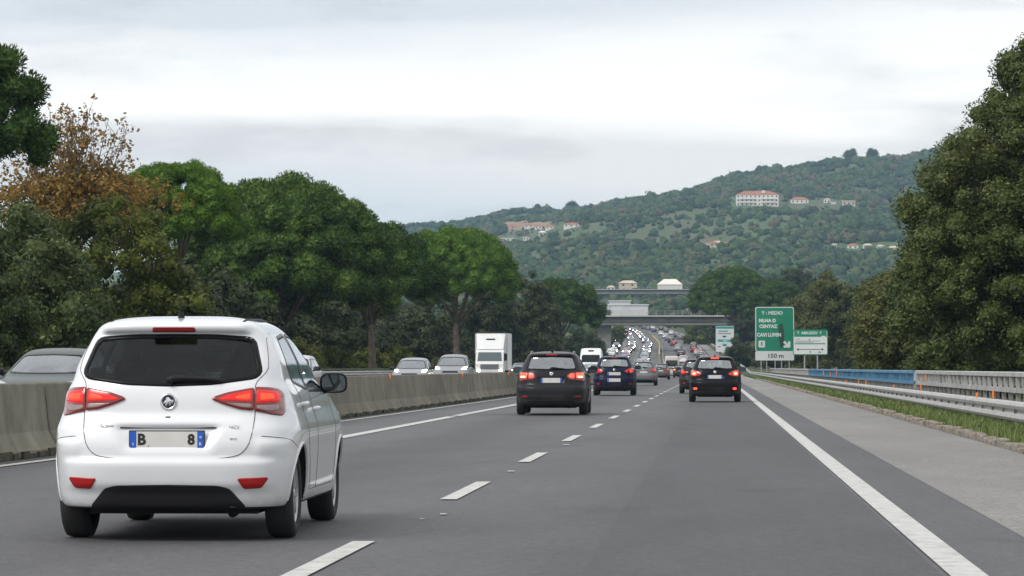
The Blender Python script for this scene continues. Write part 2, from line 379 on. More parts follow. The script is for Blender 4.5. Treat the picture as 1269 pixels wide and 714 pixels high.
while yb < 590:
    r = 1 if i % 4 == 2 else 0
    src = (b0, b1)[r]; o = src if not used[r] else copy_tree(src); used[r] = True
    x0, x1 = xbar(yb) + curv(yb), xbar(yb + MODL) + curv(yb + MODL)
    o.location = (x0, yb, elev(yb)); o.rotation_euler = (math.atan2(elev(yb + MODL) - elev(yb), MODL), 0, -math.atan2(x1 - x0, MODL))
    tag(o, LBL[r], "barrier", "concrete blocks of the median barrier")
    yb += MODL; i += 1
def sweep(mb, prof, xf, ya, yb, step=None, closed=True, mi=0):
    Ys = _ys(ya, yb) if step is None else list(np.arange(ya, yb + 1e-6, step))
    n = len(prof); V = []
    for Y in Ys: V += [(xf(Y) + dx, Y, elev(Y) + dz) for dx, dz in prof]
    fs = [(i * n + k, i * n + (k + 1) % n, (i + 1) * n + (k + 1) % n, (i + 1) * n + k) for i in range(len(Ys) - 1) for k in range(n if closed else n - 1)]
    if closed: fs += [tuple(range(n - 1, -1, -1)), tuple((len(Ys) - 1) * n + k for k in range(n))]
    mb.add(V, fs, mi)
M_YEL = plain("faded_yellow_paint", (.42, .33, .07), .8, var=.25, scale=1)
fb = MB(); sweep(fb, prof, lambda Y: xbar(Y) + curv(Y), 590.2, 1300); o = fb.build("median_wall", plain("far_barrier", (.16, .15, .12), .9, var=.3))
tp = MB(); sweep(tp, [(-.13, .985), (.13, .985), (.13, 1.25), (-.13, 1.25)], lambda Y: xbar(Y) + curv(Y), 640, 960); tp.build("coping", M_YEL, o)
tag(o, "long median wall curving left beyond the bridge, yellow along its top", "barrier")
# ================================================================== guard rails
m = NB("galvanised_steel"); n = m.noise(3, 6, .65); st = m.noise(6, 4, .6, m.coord('Object', (1, .8, 1)))
m.set(Base_Color=m.mix(1.0, m.ramp(n, [(.3, (.30, .30, .29)), (.7, (.52, .52, .51))]), m.ramp(st, [(.25, .70), (.5, 1)]), 'MULTIPLY'), Roughness=.55, Metallic=.15); M_STEEL = m.m
M_STEELD = plain("weathered_post_steel", (.20, .20, .19), .65, .1, var=.4)
m = NB("blue_railing_paint"); n = m.noise(2.5, 6); m.set(Base_Color=m.ramp(n, [(.3, (.045, .12, .22)), (.5, (.07, .21, .36)), (.66, (.14, .28, .35)), (.76, (.2, .3, .3))]), Roughness=.5); M_BLUE = m.m
GX = 5.05
def wbeam(zc, h):   # double-wave profile facing the road (−x)
    t = [(0.02, -h / 2), (-.05, -h * .44), (-.075, -h * .30), (-.055, -h * .14), (0.0, -h * .05), (0.0, h * .05), (-.055, h * .14), (-.075, h * .30), (-.05, h * .44), (.02, h / 2)]
    f = [(x, zc + z) for x, z in t]; return f + [(x + .015, z) for x, z in reversed(f)]
gl = lambda dx: (lambda Y: GX + dx + curv(Y))
root = empty("guardrail", (GX, 40, 0)); tag(root, "galvanised double wave guardrail on posts along the hard shoulder grass", "guardrail")
inv = Matrix.Translation((-GX, -40, 0))
def under(o, r):
    o.parent = r; o.matrix_parent_inverse = Matrix.Translation(-r.location); return o
mb = MB(); sweep(mb, wbeam(.43, .34), gl(0), 30, 900); under(mb.build("beam", M_STEEL, smooth=False), root)
for k in range(100):
    Y = 40 + k * 2.25; pb = MB(); q = rr.uniform(-.01, .01)
    pb.box(GX + .03, GX + .12, Y - .04, Y + .04, -.1, .60); pb.box(GX - .03, GX + .03, Y - .06, Y + .06, .33, .52)
    under(pb.build("post", M_STEELD), root)
pb = MB()
for k in range(280):
    Y = 265 + k * 2.25; pb.box(GX + curv(Y) + .03, GX + curv(Y) + .12, Y - .05, Y + .05, elev(Y) - .1, elev(Y) + .60)
o = under(pb.build("post_row", M_STEELD), root); o['kind'] = 'stuff'
bolts = MB()
for k in range(60):
    Y = 40 + k * 2.25; bolts.box(GX - .045, GX - .02, Y - .03, Y + .03, .405, .455)
under(bolts.build("splice_bolts", M_DARKMET), root)
def refl_on(root_, x, z, Y, s=.07):
    r = MB(); r.box(x - .03, x, Y - s, Y + s, z - s, z + s, 0, .01); under(r.build("reflector", M_ORANGE), root_)
for Y in (63, 92, 125): refl_on(root, GX - .08, .645, Y, .05)
def railing(y0, y1, mt, mrail, label, seed, pan=True):
    r = empty("bridge_railing", (GX + .55, y0, 0)); tag(r, label, "railing")
    q = random.Random(seed)
    mb = MB(); X = gl(.55)
    sweep(mb, [(-.06, 1.0), (.06, 1.0), (.06, 1.075), (.03, 1.09), (-.03, 1.09), (-.06, 1.075)], X, y0, y1, 2.0); under(mb.build("top_rail", mrail), r)
    mb = MB(); sweep(mb, [(-.05, .70), (.03, .70), (.03, .79), (-.05, .79)], X, y0, y1, 2.0); under(mb.build("middle_rail", M_STEEL if mt is not M_BLUE else mrail), r)
    mb = MB(); sweep(mb, [(.035, .83), (.05, .83), (.05, .96), (.035, .96)], X, y0, y1, 2.0); under(mb.build("back_sheet", mt if mt is M_BLUE else M_STEELD), r)
    y = y0 + .2; k = 0
    while y < y1 - .1 and k < 95:
        mb = MB(); lean = q.uniform(-.012, .012); mb.box(X(y) - .045 + lean, X(y) + .03 + lean, y, y + .07, elev(y) + .79, elev(y) + 1.0); under(mb.build("baluster", mt), r); y += 1.25; k += 1
    mb = MB(); y = y0 + .1; k = 0
    while y < y1 - .1 and k < 90:
        mb2 = MB(); mb2.box(X(y) - .03, X(y) + .05, y, y + .10, elev(y) - .1, elev(y) + .70); under(mb2.build("post", M_STEELD), r); y += 1.5; k += 1
    return r
ra = railing(30, 93.4, M_STEEL, M_STEEL, "grey steel railing with upright bars behind the nearest guardrail stretch", 1)
rb = railing(93.8, 196, M_BLUE, M_BLUE, "bright blue painted railing with upright bars behind the guardrail", 2)
rc = railing(196.4, 330, M_STEEL, M_STEEL, "grey steel railing beyond the blue stretch, below the green signs", 3)
for Y, z in ((66, .64), (87, .9), (89, .64)): refl_on(ra, GX + .48, z, Y, .08)
for Y, z in ((121, .62), (127, .62), (150, .9), (158, .86), (168, .9)): refl_on(rb, GX + .48, z, Y, .10)
# guard rail and rail beyond the oncoming carriageway
lr = empty("guardrail", (-20.9, 100, 0)); tag(lr, "grey guardrail beyond the oncoming lanes below the pine trunks", "guardrail")
mb = MB(); sweep(mb, [(-x, z) for x, z in wbeam(.84, .26)], lambda Y: -20.9 + curv(Y), 90, 700); under(mb.build("beam", M_STEEL), lr)
mb = MB(); sweep(mb, [(-.05, 1.03), (.05, 1.03), (.05, 1.12), (-.05, 1.12)], lambda Y: -21.0 + curv(Y), 90, 560); under(mb.build("top_rail", plain("mossy_rail", (.06, .085, .04), .8, var=.4)), lr)
for k in range(60):
    Y = 92 + k * 4.5; mb = MB(); mb.box(-21.08, -20.95, Y, Y + .09, -.1, 1.0); under(mb.build("post", M_STEELD), lr)
# ================================================================== bridges
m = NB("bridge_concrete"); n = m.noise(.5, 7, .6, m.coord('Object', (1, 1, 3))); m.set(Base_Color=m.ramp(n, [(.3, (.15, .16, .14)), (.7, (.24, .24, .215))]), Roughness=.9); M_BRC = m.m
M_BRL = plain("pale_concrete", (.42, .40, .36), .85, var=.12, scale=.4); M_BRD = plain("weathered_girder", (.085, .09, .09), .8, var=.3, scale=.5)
def bridge(Y, x0, x1, zt, label, piers, wd=11, girder=1.5, zb=None, pier_w=1.6):
    r = empty("road_bridge", ((x0 + x1) / 2, Y, zt)); tag(r, label, "bridge")
    zb = zb if zb is not None else zt - girder - .75
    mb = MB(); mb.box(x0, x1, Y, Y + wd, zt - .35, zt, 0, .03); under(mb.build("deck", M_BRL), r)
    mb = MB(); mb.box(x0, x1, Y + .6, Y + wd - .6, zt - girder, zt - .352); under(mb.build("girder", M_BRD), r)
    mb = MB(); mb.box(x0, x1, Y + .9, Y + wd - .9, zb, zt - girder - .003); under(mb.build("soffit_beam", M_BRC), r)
    for (px_, w_) in piers:
        mb = MB(); g = elev(Y) - 1; mb.box(px_ - w_ / 2, px_ + w_ / 2, Y + 3, Y + wd - 3, g, zb - .003, 0, .12); under(mb.build("pier", M_BRC), r)
    mb = MB(); x = x0 + 1
    while x < x1: mb.box(x, x + .08, Y + .12, Y + .2, zt, zt + 1.0); x += 2
    for z in (.45, .95): mb.box(x0, x1, Y + .09, Y + .12, zt + z, zt + z + .07)
    under(mb.build("parapet_rail", M_STEEL), r)
    return r
pL, pR = at(560, 391, 760), at(1010, 391, 760)
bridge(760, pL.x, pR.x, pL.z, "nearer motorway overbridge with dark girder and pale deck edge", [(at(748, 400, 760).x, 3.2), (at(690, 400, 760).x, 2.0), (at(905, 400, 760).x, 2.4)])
pL, pR = at(690, 358.5, 1500), at(905, 361, 1500)
bridge(1500, pL.x, pR.x, pL.z, "distant pale viaduct crossing the valley above the nearer bridge", [(at(x, 370, 1500).x, 2.2) for x in (752, 788, 828, 872)], 10, 1.0, pL.z - 2.2)
# ================================================================== trees
def ico(sub):
    bm = bmesh.new(); bmesh.ops.create_icosphere(bm, subdivisions=sub, radius=1.0); bm.verts.index_update()
    V = np.array([v.co[:] for v in bm.verts]); Fc = np.array([[v.index for v in f.verts] for f in bm.faces]); bm.free(); return V, Fc
ICO2 = ico(2); ICO3 = ico(3)
def nrm(a): return a / np.maximum(np.linalg.norm(a, axis=-1, keepdims=True), 1e-9)
def leaf_mat(name, stops, trans=.25, rough=.55, nscale=.45):
    m = NB(name); g = m.n("NewGeometry"); oi = m.n("ObjectInfo"); n = m.noise(nscale, 3, .5)
    add = m.n("Math", operation='MULTIPLY_ADD'); m.l(n, add.inputs[0]); add.inputs[1].default_value = .9; add.inputs[2].default_value = -.45
    a2 = m.n("Math", operation='MULTIPLY_ADD'); m.l(g.outputs['Random Per Island'], a2.inputs[0]); a2.inputs[1].default_value = .75; m.l(add.outputs[0], a2.inputs[2])
    a3 = m.n("Math", operation='MULTIPLY_ADD'); m.l(oi.outputs['Random'], a3.inputs[0]); a3.inputs[1].default_value = .18; m.l(a2.outputs[0], a3.inputs[2])
    c = m.ramp(a3.outputs[0], stops); m.set(Base_Color=c, Roughness=rough); m.b.inputs['Specular IOR Level'].default_value = .15
    tr = m.n("BsdfTranslucent"); m.l(c, tr.inputs[0]); ms = m.n("MixShader"); ms.inputs[0].default_value = trans
    m.l(m.b.outputs[0], ms.inputs[1]); m.l(tr.outputs[0], ms.inputs[2]); m.l(ms.outputs[0], m.o.inputs[0]); return m.m
M_PINE = leaf_mat("pine_needles", [(0, (.018, .040, .007)), (.4, (.034, .072, .011)), (.72, (.075, .135, .020)), (1, (.17, .235, .04))], .2)
M_PINEB = leaf_mat("lit_pine_needles", [(0, (.028, .068, .008)), (.35, (.062, .135, .012)), (.7, (.118, .205, .018)), (1, (.18, .25, .03))], .25)  # brighter version of the pine needles: light on these crowns put into the colour
M_OAK = leaf_mat("evergreen_oak_leaves", [(0, (.020, .034, .009)), (.4, (.054, .080, .019)), (.75, (.100, .124, .034)), (1, (.19, .20, .075))], .15, .45, .22)
M_OLIVE = leaf_mat("olive_brown_leaves", [(0, (.038, .052, .016)), (.4, (.078, .094, .026)), (.75, (.125, .132, .04)), (1, (.19, .18, .06))], .2)
M_DARK = leaf_mat("dark_shrub_leaves", [(0, (.018, .028, .011)), (.45, (.040, .056, .021)), (.8, (.075, .090, .035)), (1, (.14, .145, .06))], .15)
M_GREYG = leaf_mat("grey_green_leaves", [(0, (.026, .046, .015)), (.4, (.058, .086, .026)), (.75, (.11, .14, .046)), (1, (.19, .22, .085))], .2)
M_MOSSY = leaf_mat("mossy_green_leaves", [(0, (.036, .056, .010)), (.4, (.088, .110, .018)), (.75, (.15, .17, .030)), (1, (.24, .23, .05))], .25)
M_AUT = leaf_mat("autumn_leaves", [(0, (.11, .072, .022)), (.35, (.22, .13, .034)), (.6, (.34, .19, .042)), (.8, (.21, .18, .045)), (1, (.44, .28, .08))], .3)
M_BARK = plain("pine_bark", (.13, .10, .08), .95, var=.45, scale=2.5)
M_BARKD = plain("dark_bark", (.045, .037, .03), .95, var=.4, scale=3)
def foliage(name, cl, per, ls, mode, mat, rng, core=.72, squash=.85, asp=.42, spread=(.55, 1.05)):
    """cl: clump centres and radii; leaves spread through each clump plus a small leafy core"""
    cl = np.asarray(cl, float); n = len(cl)
    cnt = np.maximum(6, (per * (cl[:, 3] / cl[:, 3].mean()) ** 2)).astype(int); idx = np.repeat(np.arange(n), cnt); M = len(idx)
    d = nrm(rng.normal(size=(M, 3))); r = cl[idx, 3] * (spread[0] + (spread[1] - spread[0]) * rng.random(M) ** .6)
    sq = np.array([1, 1, squash]); P = cl[idx, :3] + d * r[:, None] * sq
    sz = ls * rng.uniform(.6, 1.35, M)[:, None]
    if mode == 'needle':
        a = nrm(d + np.array([0, 0, .35]) + rng.normal(size=(M, 3)) * .33); t = nrm(np.cross(a, rng.normal(size=(M, 3))))
    else:
        nn = nrm(d * .8 + np.array([0, 0, .4]) + rng.normal(size=(M, 3)) * .55); t = nrm(np.cross(nn, rng.normal(size=(M, 3)))); a = np.cross(nn, t)
    w_ = t * sz * asp; l_ = a * sz
    V = np.stack([P - l_ * .5, P + w_ * .5 - l_ * .05, P + l_ * .5, P - w_ * .5 - l_ * .05], 1).reshape(-1, 3)
    Fq = np.arange(M)[:, None] * 4 + np.array([[0, 1, 2, 3]])
    Ft = np.zeros((0, 3), int)
    if core > 0:
        iv, ifc = ICO3 if mode == 'needle' or n > 600 else ICO2; k = len(iv)
        jit = 1 + rng.normal(size=(n, k)) * .09
        CV = cl[:, None, :3] + iv[None] * (cl[:, 3, None] * core * jit)[:, :, None] * sq
        CV = CV[:, ifc].reshape(-1, 3); Ft = np.arange(len(CV)).reshape(-1, 3) + len(V); V = np.concatenate([V, CV])   # separate leaf facets
    return big_mesh(name, V, Fq, Ft, mat, False)
def dome(R, zb, H, n, rc, rng):
    C = []
    ph = rng.uniform(0, 6.28, 6); am = rng.uniform(-.10, .10, 6)
    tr_ = 0
    while len(C) < n and tr_ < n * 40:
        tr_ += 1
        a = rng.uniform(0, 6.28); k = 1 + sum(am[j] * math.cos((j + 2) * a + ph[j]) for j in range(6))
        q = math.sqrt(rng.random()); rho = R * q * k; zt = zb + (H - zb) * max(.05, 1 - q ** 2.9) ** .5
        zl = zb + (H - zb) * .30 * (1 - q ** 1.5) + (H - zb) * .02
        u = rng.random(); z = zt - rc * .4 if u < .55 else zl + (zt - zl) * rng.random()
        p_ = (rho * math.cos(a), rho * math.sin(a), z + rng.normal() * .18)
        if any((p_[0] - c[0]) ** 2 + (p_[1] - c[1]) ** 2 + (p_[2] - c[2]) ** 2 < (rc * .62) ** 2 for c in C): continue
        C.append((*p_, rc * rng.uniform(.6, 1.25)))
    return C
def blobs(ells, n, rc, rng, zmin=.3):
    """clumps over a union of ellipsoids (cx,cy,cz,rx,ry,rz)"""
    C = []; wts = np.array([e[3] * e[4] + e[3] * e[5] for e in ells]); wts = wts / wts.sum()
    for i in range(n):
        e = ells[rng.choice(len(ells), p=wts)]; d = nrm(rng.normal(size=3)); r = rng.uniform(.80, 1.04) if rng.random() < .8 else rng.uniform(.3, .8)
        p = np.array(e[:3]) + d * r * np.array(e[3:])
        p[2] = max(p[2], zmin + rng.random() * rc)
        C.append((*p, rc * rng.uniform(.6, 1.3)))
    return C
def trunk_mb(base_r, pts, limbs, n=9):
    mb = MB(); k = len(pts); mb.tube(pts, [base_r * (1.25 if i == 0 else 1 - .55 * i / (k - 1)) for i in range(k)], n)
    for lp, lr in limbs: mb.tube(lp, [lr * (1 - .65 * i / (len(lp) - 1)) for i in range(len(lp))], 6)
    return mb
def pine_parts(R, zb, H, n, rc, seed, per=210, ls=.23, fork=None):
    rng = np.random.default_rng(seed); C = dome(R, zb, H, n, rc, rng); fz = fork if fork else zb * .72
    lean = rng.uniform(-.35, .35, 2)
    p = [(0, 0, -.3), (lean[0] * .3, lean[1] * .3, fz * .5), (lean[0], lean[1], fz), (lean[0] * 1.3, lean[1] * 1.3, zb + (H - zb) * .45)]
    lim = []
    for i in range(9):
        a = i * 2.4 + rng.uniform(-.3, .3); q = R * rng.uniform(.45, .8); z0 = fz * rng.uniform(.86, 1.05)
        s = (lean[0] * z0 / fz, lean[1] * z0 / fz, z0); e = (q * math.cos(a), q * math.sin(a), zb + (H - zb) * rng.uniform(.25, .5))
        mid = (s[0] + (e[0] - s[0]) * .5, s[1] + (e[1] - s[1]) * .5, s[2] + (e[2] - s[2]) * .62); lim.append(([s, mid, e], .16 * R / 6))
    return C, p, lim, rng, per, ls
TREES = {}
def proto_pine(key, mat, *a, **k):
    C, p, lim, rng, per, ls = pine_parts(*a, **k)
    TREES[key] = ("stone_pine", mesh_from(trunk_mb(.055 * a[0] + .05, p, lim), "trunk", M_BARK), foliage("crown", C, per, ls, 'needle', mat, rng, core=.76, asp=.30, spread=(.74, 1.07)))
def mesh_from(mb, name, mat):
    return mesh_data(name, mb.v, mb.f, mat, None, True)
def proto_leafy(key, kind, mat, ells, n, rc, seed, per=160, ls=.16, trunk=(.2, 2.0), bark=None, core=.72, zmin=.3, asp=.5):
    rng = np.random.default_rng(seed); C = blobs(ells, n, rc, rng, zmin)
    th = trunk[1]; pts = [(0, 0, -.3), (.05, .03, th * .5), (.1, -.05, th)]
    lim = []
    for e in ells:
        for i in range(4):
            a = rng.uniform(0, 6.28); tx, ty, tz = e[0] + math.cos(a) * e[3] * .6, e[1] + math.sin(a) * e[4] * .6, e[2] + e[5] * rng.uniform(-.1, .5)
            lim.append(([(0.05, 0, th * .6), ((tx) * .5, ty * .5, th * .6 + (tz - th * .6) * .6), (tx, ty, tz)], trunk[0] * .5))
    TREES[key] = (kind, mesh_from(trunk_mb(trunk[0], pts, lim, 8), "trunk", bark or M_BARKD), foliage("crown", C, per, ls, 'leaf', mat, rng, core=core * .8, asp=asp))
def plant(key, x, Y, scale, label, cat="tree", group=None, rz=None, gz=None, sz=None, rnd=random.Random(11)):
    kind, tm, cm = TREES[key]
    z = gz if gz is not None else elev(Y) + side_rise(x - curv(Y), Y)
    r = empty(kind, (x, Y, z - .05), rz if rz is not None else rnd.uniform(0, 6.28)); s = scale; r.scale = (s, s, sz if sz else s)
    link("trunk", tm, r); link("crown", cm, r); tag(r, label, cat, group); return r
# --- left: the umbrella pines
proto_pine('p1', M_PINE, 7.0, 5.1, 12.9, 380, .92, 1, per=430)
proto_pine('p2', M_PINEB, 6.3, 8.0, 14.6, 270, .86, 2, per=400)
proto_pine('p3', M_PINE, 4.8, 6.4, 11.5, 190, .80, 5, per=400)
def X(px, Y): return at(px, 455, Y).x
plant('p1', X(352, 214), 214, 1.0, "largest dark green umbrella pine, dome crown above the white hatchback's roof", rz=.4, gz=0)
plant('p3', X(462, 230), 230, .94, "smaller dark umbrella pine leaning against the right flank of the largest pine", rz=2.0, gz=0)
plant('p2', X(566, 330), 330, 1.0, "bright yellow green umbrella pine with a bare trunk left of the box truck", rz=1.0, gz=0)
plant('p3', X(696, 500), 500, 1.22, "dark umbrella pine at the far end of the left tree line, before the bridge", rz=4.0, gz=0)
plant('p2', X(216, 185), 185, .62, "bright green umbrella pine between the autumn tree and the largest pine", rz=3.0, gz=3.4)
plant('p3', X(-112, 130), 130, .98, "dark pine crown cut by the left edge of the photo, above the shrubs", rz=0.3, gz=3.2)
plant('p3', X(410, 262), 262, .9, "umbrella pine standing behind the largest pine, only its trunk and low crown showing", rz=5.2, gz=-.1)
# --- left: shrubs and the autumn tree
proto_leafy('b1', "broadleaf_tree", M_GREYG, [(0, 0, 3.4, 2.6, 2.3, 3.4), (.9, 0, 2.2, 1.9, 2, 2.2), (-.8, .3, 4.6, 1.7, 1.6, 2.1)], 150, .62, 21, per=190, ls=.17)
proto_leafy('b2', "broadleaf_tree", M_MOSSY, [(0, 0, 3.6, 2.6, 2.4, 3.6), (1.6, 0, 2.6, 1.9, 1.8, 2.6), (-1.4, .2, 3.0, 1.7, 1.6, 3.0)], 170, .62, 22, per=190, ls=.17)
proto_leafy('s1', "roadside_shrub", M_DARK, [(0, 0, 1.8, 2.2, 1.9, 2.2), (1.4, .2, 1.2, 1.6, 1.5, 1.5), (-1.2, .1, 2.2, 1.5, 1.5, 2.1)], 90, .6, 23, per=130, ls=.22, trunk=(.12, 1.4))
proto_leafy('s2', "roadside_shrub", M_MOSSY, [(0, 0, 1.3, 1.6, 1.4, 1.5), (.9, .1, .9, 1.1, 1.1, 1.1)], 60, .48, 24, per=120, ls=.18, trunk=(.08, .9))
proto_leafy('g1', "broadleaf_tree", M_DARK, [(0, 0, 8, 3.6, 3.4, 6.5), (1.8, 0, 5, 3, 3, 5), (-1.8, .4, 6, 3, 3, 6)], 190, 1.0, 25, per=170, ls=.34, trunk=(.3, 4))
plant('b1', X(18, 112), 112, 1.0, "grey green leafy tree at the left edge, behind the dark oncoming car", rz=.2, gz=-.1)
plant('b1', X(60, 122), 122, .88, "grey green leafy tree just right of the one at the left edge", rz=2.2, gz=-.1)
plant('b2', X(140, 132), 132, 1.12, "mossy green leafy tree left of the white hatchback's roof", rz=0.0, gz=-.1)
plant('b1', X(-45, 100), 100, .82, "dark leafy shrub low in the left corner behind the barrier", rz=4.2, gz=-.1)
plant('b2', X(205, 165), 165, .62, "low mossy shrub directly above the white hatchback's rear window", rz=3.1, gz=-.1)
rng = np.random.default_rng(77)
C = [(rng.normal() * 1.7, rng.normal() * 1.4, 9.4 + rng.normal() * .75, rng.uniform(.35, .7)) for _ in range(150)] + [(rng.uniform(-3.3, 3.2), rng.normal() * 1.4, 8.9 + rng.uniform(-1.2, .8), rng.uniform(.4, .75)) for _ in range(110)]
tips = []; lim = []
for i in range(44):
    a = rng.uniform(0, 6.28); q = rng.uniform(.3, 2.9); h = 13.6 - .42 * q - rng.uniform(0, 1.9)
    s = (rng.uniform(-.4, .4) + .3 * q * math.cos(a), .3 * q * math.sin(a), 8.2); e = (q * math.cos(a), q * math.sin(a) * .8, h)
    md = ((s[0] + e[0]) / 2 + rng.normal() * .15, (s[1] + e[1]) / 2, (s[2] + h) / 2 + .2); lim.append(([s, md, e], .035))
    for j in range(5):
        f = .35 + .13 * j + rng.random() * .08; b = [md[k] + (e[k] - md[k]) * (f - .5) * 2 if f > .5 else s[k] + (md[k] - s[k]) * f * 2 for k in range(3)]
        t = (b[0] + rng.normal() * .45, b[1] + rng.normal() * .45, b[2] + rng.uniform(.2, .8)); lim.append(([tuple(b), t], .014)); tips.append((*t, rng.uniform(.16, .34)))
for i in range(10):
    a = i * .63; lim.append(([(0, 0, 5 + .3 * i), (1.2 * math.cos(a), 1.2 * math.sin(a), 7 + .2 * i), (2.6 * math.cos(a), 1.6 * math.sin(a), 9)], .09))
tm = mesh_from(trunk_mb(.22, [(0, 0, -.3), (.1, 0, 4), (0, .1, 7), (.1, 0, 10.5)], lim), "trunk", plain("grey_bark", (.13, .105, .085), .95, var=.3))
TREES['aut'] = ("autumn_tree", tm, foliage("crown", C, 46, .20, 'leaf', M_AUT, rng, core=0, asp=.6, spread=(.2, 1.2)))
r = plant('aut', X(90, 150), 150, 1.0, "autumn tree with thin bare twigs on top and orange brown leaves", rz=0, gz=0)
link("twig_leaves", foliage("twig_leaves", tips, 9, .19, 'leaf', M_AUT, rng, core=0, asp=.6, spread=(.1, 1.3)), r)
# --- left: dark understory row below and behind the pines
q = random.Random(5)
for i, px in enumerate(range(175, 640, 26)):
    Xw = -31 - q.uniform(0, 4); Y = min(520, -Xw * 4100 / (885 - px))
    plant('s1', Xw, Y, q.uniform(1.35, 1.9) * (1 + (Y - 200) / 900), "dark green shrub in the shade under the umbrella pines", "shrub", "understory shrubs below the left pines", gz=-.1)
for i, px in enumerate(range(240, 640, 42)):
    Xw = -24.5 - q.uniform(0, 2); Y = min(500, -Xw * 4100 / (885 - px - q.uniform(-10, 10)))
    plant('s2', Xw, Y, q.uniform(.75, 1.2), "low mossy green shrub on the verge beyond the oncoming guardrail", "shrub", "low shrubs along the left guardrail", gz=-.2)
plant('g1', X(612, 395), 395, .84, "tall dark leafy tree right of the bright pine, above the box truck", rz=1, gz=0)
plant('g1', X(652, 420), 420, .93, "tallest dark leafy tree above the gap between box truck and grey car", rz=3.3, gz=0)
plant('g1', X(505, 380), 380, .62, "dark leafy tree deep between the two big pines", rz=2.3, gz=0)
plant('g1', X(262, 300), 300, .62, "dark leafy tree seen through the gap under the largest pine", rz=5.3, gz=0)
plant('g1', X(672, 470), 470, .62, "dark leafy tree at the foot of the farthest left pine", rz=5.0, gz=0)
# --- right: the big evergreen oak and the row behind
rng = np.random.default_rng(41)
ells = [(1.4, 0, 9.4, 3.7, 4.2, 5.0), (.1, 0, 11.0, 2.3, 3, 2.8), (-1.5, -.5, 8.2, 2.9, 3, 3.4), (-3.0, -.4, 6.2, 2.5, 3, 3.0), (-3.5, -.6, 3.4, 2.5, 2.6, 3.6), (0, -1, 4.0, 3.6, 3.4, 4.2), (3.2, 0, 7, 3.4, 3.6, 5.5)]
proto_leafy('oak', "evergreen_oak", M_OAK, ells, 860, .62, 31, per=300, ls=.125, trunk=(.4, 4), asp=.55)
plant('oak', X(1300, 126), 126, 1.0, "huge dark evergreen oak filling the right edge above the railing", rz=0, gz=-.1)
proto_leafy('o2', "evergreen_oak", M_OAK, [(0, 0, 4.2, 3.0, 3.0, 4.0), (1.2, 0, 6.0, 2.2, 2.2, 2.6)], 130, .75, 32, per=170, ls=.22, trunk=(.25, 3))
plant('o2', X(1180, 165), 165, .95, "dark oak half hidden behind the lower left side of the huge oak", rz=1, gz=-.1)
plant('o2', X(1235, 150), 150, 1.2, "dark oak hidden behind the middle of the huge oak", rz=2, gz=-.1)
proto_leafy('l1', "leafy_tree", M_OLIVE, [(0, 0, 4.2, 2.3, 2.3, 3.2), (-.9, 0, 2.6, 1.9, 1.8, 2.6), (1.0, .1, 3.0, 1.9, 1.9, 3.0)], 130, .66, 33, per=170, ls=.21, trunk=(.2, 2))
plant('l1', X(1128, 180), 180, .98, "olive brown tree next to the huge oak, above the blue railing's near end", rz=.5, gz=-.1)
plant('l1', X(1108, 172), 172, .80, "olive brown tree tucked against the huge oak's left flank", rz=1.9, gz=-.1)
plant('l1', X(1110, 215), 215, 1.02, "olive brown tree above the middle of the blue railing", rz=2.5, gz=-.1)
plant('l1', X(1104, 250), 250, 1.10, "olive brown tree behind the near end of the blue railing", rz=4.5, gz=-.1)
plant('l1', X(1098, 300), 300, 1.25, "olive tree between the blue railing and the wooded hill", rz=5.4, gz=-.1)
plant('l1', X(1042, 430), 430, 1.85, "olive tree right behind the wide white sign with the green header", rz=3.3, gz=0)
plant('l1', X(1004, 480), 480, 1.75, "olive tree behind the gap between the two green signs", rz=.9, gz=.2)
plant('s1', X(962, 540), 540, 1.3, "dark shrub behind the left half of the tall green sign", "shrub", rz=2.9)
plant('s1', X(926, 740), 740, 1.7, "dark shrub right of the white information board", "shrub", rz=.9)
plant('o2', X(985, 560), 560, 1.25, "dark tree behind the right half of the tall green sign", rz=4.2)
plant('p1', X(908, 720), 720, 1.16, "dark umbrella pine over the road's right side, before the bridge", rz=1.2, gz=elev(720) + 3.1)
plant('p1', X(965, 690), 690, .92, "dark umbrella pine right of the one beside the bridge", rz=3.7, gz=elev(690) + 3.2)
plant('g1', X(985, 760), 760, 1.12, "tall dark tree rising behind the right umbrella pines", rz=2.0, gz=elev(760) + 3.5)
plant('g1', X(1020, 640), 640, .93, "dark tree at the right end of the far pines", rz=0.7, gz=elev(640) + 2)
plant('g1', X(955, 800), 800, 1.0, "dark tree between the crowns of the right umbrella pines", rz=1.7, gz=elev(800) + 3.5)

# greenery closing in the road around the bridge
for px, Y, k_, s_, lab in ((716, 560, 's1', 1.5, "dark shrub under the left end of the nearer bridge, left of the pier"), (733, 640, 's1', 1.3, "dark shrub beside the pier of the nearer bridge"), (752, 820, 's2', 2.6, "mossy shrub on the bank between the pier and the coach"),
                           (742, 1050, 'g1', .8, "tall dark tree beyond the bridge, above the coach"), (900, 900, 's1', 1.7, "dark shrub on the right bank beyond the bridge"), (884, 1010, 's1', 1.7, "dark shrub farther up the right bank"), (872, 860, 's2', 2.4, "mossy shrub on the right bank under the bridge"),
                           (915, 560, 's1', 1.2, "dark shrub behind the narrow red and green sign"), (893, 800, 'g1', .7, "dark tree against the right end of the nearer bridge")):
    plant(k_, X(px, Y), Y, s_, lab, "shrub" if k_[0] == 's' else "tree")
